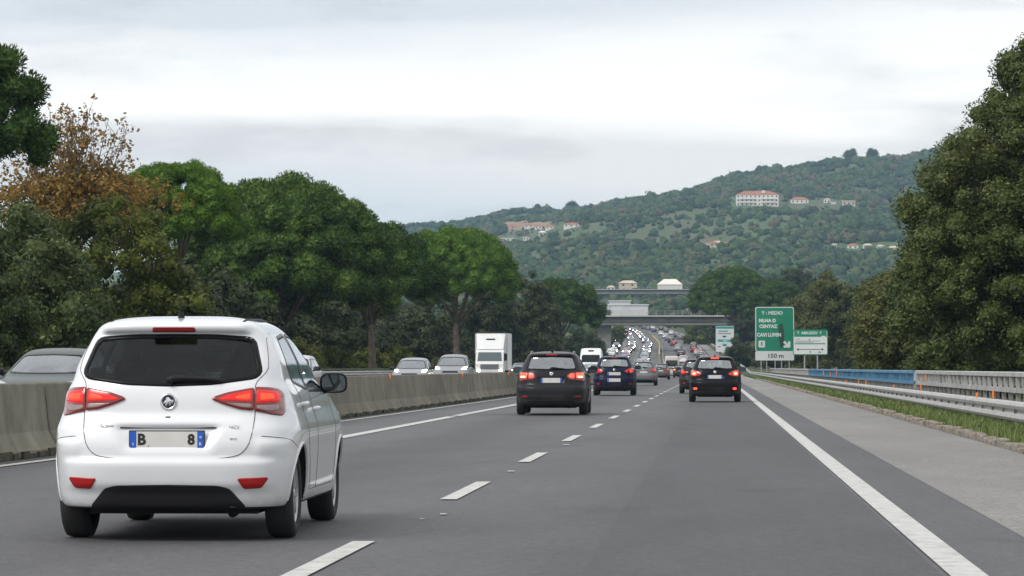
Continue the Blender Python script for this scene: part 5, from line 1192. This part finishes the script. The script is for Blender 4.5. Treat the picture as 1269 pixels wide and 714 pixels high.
place(hero, "hatchback", "white compact hatchback nearest the camera, with red tail lights and half blank plate", hx + .022, 21.95 + 2.0, WHITE, rz=R(.7), scale=(.955, .985, .972), lift=.0)
sg_, sw_ = hatch_spec('block', 'brake'), hatch_spec('wedge', 'brake')
cg = make_car(sg_, 2); place(cg, "hatchback", "dark grey tall hatchback with lit block tail lamps and roof rails, in the middle lane", at(682, 480, 80.5).x, 82.6, GREYD, R(.6))
sb = hatch_spec('wedge', 'tail', True); cb = make_car(sb, 1); place(cb, "hatchback", "navy blue hatchback with two pale plates, ahead of the dark grey hatchback", at(760.5, 465, 137).x, 139.1, NAVY, R(.4), scale=(1, 1, 1.06))
ck = make_car(sw_, 2); place(ck, "hatchback", "black hatchback braking in the right lane with lit lamps and rear fog lamps", at(886, 470, 111).x, 113.1, BLACK, 0)
c1 = make_car(hatch_spec('wedge', 'tail'), 1)
def clone(root, x, Y, color, label, rz=0.0, scale=(1, 1, 1), group=None):
    r = copy_tree(root); r.location = (x, Y, elev(Y) + .011); r.rotation_euler = (math.atan2(elev(Y + 2) - elev(Y - 2), 4) * (1 if abs(rz) < 1.6 else -1), 0, rz); r.scale = scale
    for o in r.children_recursive: o.color = (*color, 1)
    for k in ('group',):
        if k in r: del r[k]
    tag(r, label, "car", group); return r
p1 = place(c1, "hatchback", "grey hatchback directly ahead of the navy blue one, left lane edge", at(797, 465, 212).x, 214.1, GREYM, 0, scale=(1, 1, 1.02))
clone(p1, at(818.5, 463, 318).x, 320, (.11, .095, .09), "brownish grey hatchback second ahead of the navy blue one", scale=(1, 1, 1))
clone(p1, at(866, 468, 148).x, 150, (.025, .02, .025), "dark car mostly hidden behind the black braking hatchback, its left tail lamp showing")
# oncoming cars over the barrier
co = make_car(hatch_spec('wedge', 'tail', hz=.115), 1); PI = math.pi
po = place(co, "hatchback", "silver grey oncoming car with lit headlights, left of the pair beside the truck", at(507, 455, 150).x, 152, (.30, .31, .33), PI, scale=(.97, 1, 1.04))
def onc(px, Y, color, label, scale=(1, 1, 1), rz=PI): return clone(po, at(px, 455, Y).x, Y + 2, color, label, rz, scale)
onc(557.5, 159, (.26, .27, .29), "taller silver grey oncoming car with lit headlights, right of the pair beside the truck", (1.0, 1, 1.16))
onc(352, 108, (.55, .56, .58), "pale oncoming car mostly hidden behind the white hatchback's mirror", (1, 1, 1.02))
onc(643, 268, (.05, .06, .08), "dark oncoming car in the gap between the box truck and the grey hatchback")
onc(731, 296, (.45, .47, .5), "pale oncoming car close in front of the white van")
cd_ = make_car(hatch_spec('wedge', 'tail', front_lit=False), 1)
place(cd_, "car", "dark grey green oncoming car with pale windscreen at the left edge behind the barrier", at(42, 455, 60).x, 62, (.075, .09, .09), PI, scale=(1, 1.08, .985))
# ------------------------------------------------------------------ box truck and vans
M_TRUCKW = plain("truck_white", (.72, .73, .73), .4, var=.05, scale=.6)
def box_truck(x, Y, label, name="box_truck", rz=PI):
    r = empty(name, (x, Y, elev(Y) + .01), rz); tag(r, label, "truck")
    mb = MB(); mb.box(-1.22, 1.22, -6.2, -.35, .95, 3.82, 0, .04); bx = mb.build("cargo_box", M_TRUCKW, r)
    mb = MB()
    for x_ in (-1.225, 1.225):
        mb.box(x_ - .02, x_ + .02, -6.21, -6.15, .95, 3.82); mb.box(x_ - .02, x_ + .02, -.42, -.34, .95, 3.82)
    mb.box(-1.23, 1.23, -.38, -.335, 3.77, 3.84); mb.build("corner_trim", M_RAIL, bx)
    sec = [(-.3, .55), (1.42, .55), (1.46, .95), (1.42, 1.45), (1.30, 1.62), (.98, 2.38), (.80, 2.52), (-.3, 2.55)]
    mb = MB(); n = len(sec); V = []
    for xs_, sc in ((-1.06, .985), (-1.02, 1), (1.02, 1), (1.06, .985)): V += [(xs_, y * (sc if y > .9 else 1), z) for y, z in sec]
    mb.add(V, [(i * n + k, i * n + (k + 1) % n, (i + 1) * n + (k + 1) % n, (i + 1) * n + k) for i in range(3) for k in range(n)] + [tuple(range(n - 1, -1, -1)), tuple(3 * n + k for k in range(n))]); cab = mb.build("cab", M_TRUCKW, r)
    mb = MB(); V = []
    for z, wd, y in ((2.56, 1.0, .75), (2.9, 1.02, .42), (3.3, 1.05, .02), (3.62, 1.08, -.2), (3.78, 1.1, -.3)): V += [(-wd, y, z), (-wd * .8, y + .06, z), (wd * .8, y + .06, z), (wd, y, z), (wd, -.33, z), (-wd, -.33, z)]
    mb.add(V, [(i * 6 + k, i * 6 + (k + 1) % 6, (i + 1) * 6 + (k + 1) % 6, (i + 1) * 6 + k) for i in range(4) for k in range(6)] + [(5, 4, 3, 2, 1, 0), (24, 25, 26, 27, 28, 29)]); df = mb.build("roof_deflector", M_TRUCKW, r)
    V_, F_ = text_verts("~~~~~~", .22, .03); mb = MB(); mb.box(-.34, .34, .02, .05, 3.30, 3.40)
    mb.v = [(v[0], v[1] + .06, v[2]) for v in mb.v]; mb.build("maker_lettering", M_TRIM, df)
    mb = MB(); mb.add([(-.93, 1.305, 1.68), (.93, 1.305, 1.68), (.86, 1.02, 2.34), (-.86, 1.02, 2.34)], [(3, 2, 1, 0)]); mb.build("windscreen", plain("truck_windscreen", (.10, .13, .14), .06), cab)
    mb = MB(); mb.box(-.70, .70, 1.41, 1.475, 1.02, 1.42, 0, .02); mb.build("grille", plain("truck_grille", (.14, .16, .17), .4), cab)
    mb = MB(); mb.box(-1.05, 1.05, 1.30, 1.52, .38, .80, 0, .04); mb.build("bumper", plain("truck_bumper", (.10, .10, .105), .6), r)
    for s_ in (-1, 1):
        mb = MB(); mb.box(s_ * .84 - .15, s_ * .84 + .15, 1.42, 1.50, .84, 1.02, 0, .03); h = mb.build("headlight", M_HEADO, cab); mb = MB(); mb.box(s_ * .84 - .09, s_ * .84 + .09, 1.495, 1.512, .87, .99, 0, .01); mb.build("lit_lens", M_HEAD, h)
        mb = MB(); mb.box(s_ * 1.2 - .1, s_ * 1.2 + .1, .95, 1.06, 1.70, 2.25, 0, .03); mb.tube([(s_ * 1.03, 1.0, 2.2), (s_ * 1.2, 1.0, 2.2)], .02, 6); mb.build("wing_mirror", M_TRIM, r)
        for y in (.75, -4.6):
            mb = MB(); mb.lathe([(-.12, .2), (-.14, .42), (-.10, .46), (.10, .46), (.14, .42), (.12, .2)], 24, 'x', (s_ * .95, y, .47), closed=True); w_ = mb.build("wheel", M_TYRE, r, True); mb = MB(); mb.lathe([(0, 0), (s_ * .02, .22)], 16, 'x', (s_ * 1.06, y, .47)); mb.build("rim", M_RIM, w_)
        mb = MB(); mb.box(s_ * 1.065 - .012, s_ * 1.065 + .012, .1, 1.0, 1.65, 2.3); mb.build("side_window", M_BLKGL, cab)
    mb = MB(); mb.box(-.9, .9, -6.1, .9, .5, .95); mb.build("chassis", M_UNDER, r)
    return r
t = box_truck(at(606, 455, 250).x, 252, "white box truck with roof deflector in the oncoming lanes under the dark trees"); t.scale = (1, 1, .99)
def van(px, Y, label, rz, color, lit=True, sc=1.0, name="panel_van"):
    keys = [(.25, .80, -2.6, 2.5), (.30, .93, -2.7, 2.62), (.55, .985, -2.73, 2.70), (.85, .99, -2.73, 2.66), (1.05, .985, -2.73, 2.42), (1.25, .98, -2.73, 2.08), (1.45, .97, -2.73, 1.86), (1.85, .94, -2.72, 1.45), (2.15, .91, -2.70, 1.12), (2.35, .89, -2.68, .88), (2.5, .86, -2.64, .60), (2.62, .80, -2.55, .2), (2.66, .6, -2.4, -.3), (2.675, .1, -1.2, -.8)]
    P = []
    for s_ in (-1, 1):
        P.append(("headlight", 'front', [(sgn([(.60, .82), (.90, .86), (.92, 1.10), (.80, 1.08), (.62, .95)], s_), .012, M_HEADO), (sgn([(.68, .88), (.84, .89), (.86, .98), (.70, .97)], s_), .018, M_HEAD if lit else M_HEADO)], None)); P.append(("tail_light", 'rear', [(sgn([(.82, .8), (.93, .8), (.93, 1.3), (.84, 1.3)], s_), .012, M_TAIL)], None))
    P.append(("grille", 'front', [(rounded([(-.5, .72), (.5, .72), (.46, .95), (-.46, .95)], .03), .01, M_TRIM)], None)); P.append(("bumper", 'front', [(rounded([(-.85, .32), (.85, .32), (.85, .55), (-.85, .55)], .05), .02, M_TRIM)], None))
    P.append(("roof_mark", 'front', [(rounded([(-.22, 2.36), (.22, 2.36), (.26, 2.50), (-.26, 2.50)], .02), .01, M_TRIM)], None))
    fw = rounded([(-.78, 1.47), (.78, 1.47), (.74, 2.08), (-.74, 2.08)], .08); sd = sw([(.3, 1.42), (.3, 2.0), (.62, 2.0), (1.2, 1.45)]); rw = rounded([(-.75, 1.35), (.75, 1.35), (.7, 2.1), (-.7, 2.1)], .06)
    S = dict(L=5.4, H=2.675, keys=keys, p=5.5, q=16, windows=[('front', fw), ('right', sd), ('left', sd), ('rear', rw)], window_names=[("windscreen", True), ("side_window", True), ("side_window", True), ("rear_window", True)], paint=M_PAINTC, axles=(-1.65, 1.75), r=.34, arch=.39, track=.87, tw=.22, sill=.3, belt=1.42,
             cab=(-.4, 1.7), fseat=.1, rseat=-.3, mirror=(1.35, 1.45), panels=P, seams=[], extra=[plate_rear(.60, front=True, name="front_plate"), plate_rear(.7)])
    c = make_car(S, 1); r = place(c, name, label, at(px, 455, Y).x, Y + 2.7, color, rz, cat="van"); r.scale = (sc, 1, sc); return r
van(731.5, 318, "tall white oncoming van left of the navy blue hatchback", PI, (.75, .76, .76), True, 1.14)
van(832.5, 402, "pale van ahead in the left lane, seen from behind with a wide rear window", 0, (.55, .50, .47), False, .96)
# ------------------------------------------------------------------ far traffic: one mesh each, too small to show parts
def far_spec(front):
    s = hatch_spec('block', 'brake'); s['seams'] = []; s['handles'] = []
    big = lambda P_, m_: np.array(P_) if m_ is not M_HEAD else np.mean(P_, 0) + (np.array(P_) - np.mean(P_, 0)) * np.array([1.5, 1.5])
    s['panels'] = [(n_, k_, [(big(P_, m_), o_ + (.01 if m_ in (M_HEAD, M_BRAKE, M_BRAKEH) else 0), M_HEADF if m_ is M_HEAD else m_) for P_, o_, m_ in l_], q_) for n_, k_, l_, q_ in s['panels']]; return s
me_far = make_car(far_spec(True), 0).joined("far_car")
s2 = far_spec(False); me_dark = None
sp = hatch_spec('block', 'off', front_lit=False); sp['seams'] = []; sp['handles'] = []; me_plain = make_car(sp, 0).joined("far_car_unlit")
fr = random.Random(21); COLS = [("white", (.70, .71, .72)), ("silver", (.36, .37, .39)), ("grey", (.13, .135, .14)), ("black", (.015, .015, .018)), ("dark blue", (.02, .035, .10)), ("red", (.30, .02, .02))]
WEI = [3, 4, 5, 6, 3, 1]
def far(me, x, Y, rz, label, group, color, sc=(1, 1, 1)):
    o = link("car", me); o.location = (x, Y, elev(Y) + .012); sl = math.atan2(elev(Y + 3) - elev(Y - 3), 6)
    yaw = -math.atan2(curv(Y + 5) - curv(Y - 5), 10); o.rotation_euler = (sl if abs(rz) < 1 else -sl, 0, rz + yaw); o.scale = sc; o.color = (*color, 1); tag(o, label, "car", group); return o
for lane in (-11.2, -15.0, -18.4):
    Y = 345 + fr.uniform(0, 20)
    while Y < 1200:
        if not (lane == -18.4 and (Y < 640 or fr.random() < .35)):
            nm, c = fr.choices(COLS, WEI)[0]; big = fr.random() < .12
            far(me_far if fr.random() < .75 else me_plain, curv(Y) + lane + fr.uniform(-.3, .3), Y, PI, "distant oncoming %s car in the dense queue left of the median" % nm, "oncoming %s cars in the far queue" % nm, c, (1, 1, 1.22 if big else 1))
        Y += fr.uniform(17, 40) * (1 if Y < 800 else 1.35)
for lane in (-4.3, -.45):
    Y = 372 if lane < -2 else 255
    if lane < -2: Y = 432
    while Y < 1450:
        nm, c = fr.choices(COLS, [3, 4, 5, 6, 3, 3])[0]
        far(me_far if fr.random() < .1 else me_plain, curv(Y) + lane + fr.uniform(-.3, .3), Y, 0, "distant %s car seen from behind in the queue ahead" % nm, "%s cars in the far queue ahead" % nm, c, (1, 1, 1.15 if fr.random() < .2 else 1))
        Y += fr.uniform(34, 90) * (1 if Y < 800 else 1.2)
far(me_far, at(843.5, 460, 372).x, 374, 0, "small dark saloon just right of the pale van ahead", None, (.03, .03, .035), (1, 1, .95))
far(me_far, at(874, 455, 235).x, 237, 0, "red car ahead in the gap left of the black hatchback's roof", None, (.35, .02, .02), (1, 1, .95))
# a coach on the slip lane, far behind the bridge pier
def coach(px, Y, label):
    r = empty("coach", (at(px, 430, Y).x, Y, elev(Y)), PI); tag(r, label, "bus")
    mb = MB(); mb.box(-1.25, 1.25, -11, 0, .45, 3.35, 0, .15); mb.build("body", plain("coach_white", (.6, .58, .56), .4), r)
    mb = MB(); mb.box(-1.12, 1.12, -.02, .03, 1.3, 2.55, 0, .02); mb.build("windscreen", M_BLKGL, r); mb = MB(); mb.box(-1.1, 1.1, -.02, .035, 2.7, 3.05); mb.build("destination_panel", plain("coach_red", (.25, .08, .08), .5), r)
    for s_ in (-1, 1):
        mb = MB(); mb.box(s_ * .9 - .22, s_ * .9 + .22, -.01, .05, .72, .98); mb.build("headlight", M_HEADF, r)
        for y in (-2.4, -8.2):
            mb = MB(); mb.lathe([(-.14, .2), (-.15, .48), (.15, .48), (.14, .2)], 16, 'x', (s_ * 1.08, y, .5), closed=True); mb.build("wheel", M_TYRE, r, True)
    return r
coach(761.5, 930, "white coach with a dark windscreen on the oncoming side beyond the bridge pier")
# ================================================================== signs
M_GREEN = plain("sign_green", (.0, .20, .11), .45, var=.08, scale=.6); M_SIGNW = plain("sign_white", (.62, .65, .65), .45, var=.05, scale=.6); M_SIGNK = plain("sign_black", (.03, .03, .032), .5); M_POST = plain("galvanised_post", (.33, .34, .34), .5, .2, var=.2)
M_BACKS = plain("sign_back", (.25, .26, .26), .5, .3)
def rrect(w_, h, r, n=6):
    P = []
    for cx, cz, a0 in ((w_ / 2 - r, h / 2 - r, 0), (-w_ / 2 + r, h / 2 - r, 90), (-w_ / 2 + r, -h / 2 + r, 180), (w_ / 2 - r, -h / 2 + r, 270)):
        for i in range(n + 1): a = R(a0 + 90 * i / n); P.append((cx + r * math.cos(a), cz + r * math.sin(a)))
    return P
class Sign:
    """a flat road sign facing the driver (towards -y)"""
    def __init__(s, x, Y, zc, w_, h, label, name="road_sign", base=None, gz=None):
        s.r = empty(name, (x, Y, gz if gz is not None else elev(Y))); tag(s.r, label, "sign"); s.zc = zc - s.r.location.z; s.w, s.h = w_, h
    def panel(s, name, w_, h, cx, cz, mt, depth=0.0, th=.03, r=.12, parent=None):
        mb = MB(); P = [(cx + a, s.zc + cz + b) for a, b in rrect(w_, h, r)]; mb.prism(P, -depth - th, -depth, 'y'); return mb.build(name, mt, parent or s.r)
    def text(s, body, x, z, size, mt, y, parent, bold=.008, wd=1.0, name="lettering"):
        V, Fc = text_verts(body, size, bold); mb = MB(); mb.add([(x + v[0] * wd, y, s.zc + z + v[1]) for v in V], [tuple(f) for f in Fc]); return mb.build(name, mt, parent)
    def post(s, x, y, z0, z1, w_=.12):
        mb = MB(); mb.box(x - w_ / 2, x + w_ / 2, y, y + w_, z0, z1); mb.build("post", M_POST, s.r)
    def shape(s, name, P, mt, y, parent):
        mb = MB(); mb.prism([(a, s.zc + b) for a, b in P], y, y + .004, 'y'); return mb.build(name, mt, parent)
# tall green direction sign
Y = 440; a, b = at(936, 380.5, Y), at(984, 436, Y); w_, h = b.x - a.x, a.z - b.z; cx, cz = (a.x + b.x) / 2, (a.z + b.z) / 2
S1 = Sign(cx, Y, cz, w_, h, "tall green direction sign with white lettering and a white distance plate below")
bp = S1.panel("border", w_, h, 0, 0, M_SIGNW, 0, .05, .28); gp = S1.panel("green_panel", w_ - .22, h - .22, 0, 0, M_GREEN, .05, .02, .22)
u = w_ / 48.0   # metres per photo pixel here
def sx(px): return (px - 960) * u
def sz(py): return (408.25 - py) * u
yt = -.073
S1.text("Y : MEDIO", sx(957), sz(388), .62, M_SIGNW, yt, gp, .02); S1.text("MLNA D", sx(951), sz(397.5), .60, M_SIGNW, yt, gp, .035); S1.text("CENTAZ", sx(952), sz(404.7), .60, M_SIGNW, yt, gp, .03); S1.text("CAVI LUMIN", sx(953), sz(415.3), .66, M_SIGNW, yt, gp, .03, .88)
S1.shape("symbol_plate", [(sx(944) + p, sz(426.5) + q_) for p, q_ in rrect(.86, .9, .12)], M_SIGNW, yt, gp); S1.text("E", sx(944), sz(426.5), .62, M_GREEN, yt - .004, gp, .02)
S1.shape("arrow", [(sx(p), sz(q_)) for p, q_ in ((970.5, 424.5), (972.5, 422.5), (976.5, 426.5), (976.5, 423), (979.5, 423), (979.5, 431), (971, 431), (971, 428.3), (974.2, 428.3))], M_SIGNW, yt, gp)
S1.shape("dark_smear", [(sx(p), sz(q_)) for p, q_ in ((965.5, 402), (969.5, 401), (971.5, 410), (972, 421), (971.5, 431), (967, 431), (965, 418), (964.8, 408))], plain("smear", (.012, .05, .032), .6), -.0718, gp)
wp = S1.panel("distance_plate", w_ + .02, 1.16, 0, sz(441.5), M_SIGNW, .01, .05, .06); S1.text("150 m", sx(961), sz(441.5), .78, M_SIGNK, -.064, wp, .02, 1.1)
for px in (943, 950, 960.5, 968.5, 978): S1.post(sx(px), .03, -.3, cz - S1.r.location.z - h / 2 + 1.0, .14)
# small white and green sign to its right
Y = 400; a, b = at(982.5, 408.5, Y), at(1026, 440, Y); w_, h = b.x - a.x, a.z - b.z; cx, cz = (a.x + b.x) / 2, (a.z + b.z) / 2; u = w_ / 43.5
S2 = Sign(cx, Y, cz, w_, h, "wide white sign with green header and double headed arrow, right of the tall one", gz=-.1)
def sx(px): return (px - 1004.25) * u
def sz(py): return (424.25 - py) * u
bp = S2.panel("border", w_, h, 0, 0, M_GREEN, 0, .05, .2); ip = S2.panel("white_panel", w_ - .2, h - .2, 0, 0, M_SIGNW, .05, .015, .14)
hd = S2.panel("header", w_ - .3, .86, 0, sz(413), M_GREEN, .065, .006, .06); S2.text("T  ABRUZZO  T", sx(1003), sz(412.8), .42, M_SIGNW, -.0725, hd, .015)
S2.shape("green_rule", [(sx(985), sz(425.5)), (sx(1023), sz(425.5)), (sx(1023), sz(426.8)), (sx(985), sz(426.8))], M_GREEN, -.067, ip); S2.shape("white_box", [(sx(1018), sz(416.2)), (sx(1022.5), sz(416.2)), (sx(1022.5), sz(425)), (sx(1018), sz(425))], M_SIGNW, -.0745, ip)
for py, x0, x1 in ((420, 985.5, 992), (422.5, 985.5, 1017), (424, 985.5, 1008)): S2.shape("text_line", [(sx(x0), sz(py)), (sx(x1), sz(py)), (sx(x1), sz(py + .5)), (sx(x0), sz(py + .5))], M_SIGNK, -.067, ip)
S2.text("A", sx(1003), sz(421), .25, M_GREEN, -.068, ip, .02)
S2.shape("double_arrow", [(sx(p), sz(q_)) for p, q_ in ((987, 433.2), (989.5, 431.3), (989.5, 432.8), (1018.5, 432.8), (1018.5, 431.3), (1021, 433.2), (1018.5, 435), (1018.5, 433.6), (989.5, 433.6), (989.5, 435))], M_SIGNK, -.067, ip)
S2.text("\u2022", sx(1004), sz(436.5), .5, M_SIGNK, -.067, ip, .03); S2.text("km", sx(1016), sz(436.5), .3, M_SIGNK, -.067, ip, .01)
for px in (997, 1013): S2.post(sx(px), .03, -.3, cz + h / 2 - .2, .16)
# white information board beyond
Y = 700; a, b = at(887, 404, Y), at(909.5, 436, Y); w_, h = b.x - a.x, a.z - b.z; cx, cz = (a.x + b.x) / 2, (a.z + b.z) / 2; u = w_ / 22.5
S3 = Sign(cx, Y, cz, w_, h, "white information board with teal header and stripes, above the black hatchback")
def sx(px): return (px - 898.25) * u
def sz(py): return (420 - py) * u
M_TEAL = plain("sign_teal", (.03, .26, .27), .5, var=.15); M_TEALL = plain("sign_pale_teal", (.25, .50, .47), .5, var=.2)
bp = S3.panel("board", w_, h, 0, 0, M_SIGNW, 0, .08, .08); S3.panel("header", w_ - .1, .5, 0, sz(406), M_TEAL, .08, .01, .04, bp)
for i, (x0, x1, y0, y1, mt) in enumerate(((890, 902, 409.8, 411.2, M_TEAL), (889.5, 906, 413, 413.8, M_SIGNK), (895.5, 900, 416.2, 418.2, M_SIGNK), (889, 907, 420.3, 424.2, M_TEALL), (890, 896, 421, 423.5, M_TEAL), (901, 906, 421.8, 424, M_TEAL), (895.5, 900.5, 426.2, 429.2, M_TEAL), (889.5, 893, 429.2, 430.2, M_SIGNK))):
    S3.shape("printed_band", [(sx(x0), sz(y1)), (sx(x1), sz(y1)), (sx(x1), sz(y0)), (sx(x0), sz(y0))], mt, -.0865 - .0025 * i, bp)
for px in (890, 906): S3.post(sx(px), .03, -.5, cz - S3.r.location.z, .2)
sd_ = Sign(cx + w_ / 2 + .55, Y + 1, cz - .3, .8, 2.8, "narrow green and red sign edge on beside the white information board"); q1 = sd_.panel("green_plate", .75, 1.4, 0, .75, M_GREEN, 0, .06, .1); q2 = sd_.panel("red_ring_plate", .85, 1.6, .05, -.85, plain("sign_red", (.35, .06, .05), .5), 0, .06, .35); sd_.panel("white_disc", .5, 1.2, .05, -.85, M_SIGNW, .06, .01, .22, q2); sd_.post(0, .03, -.4, sd_.zc + 1)
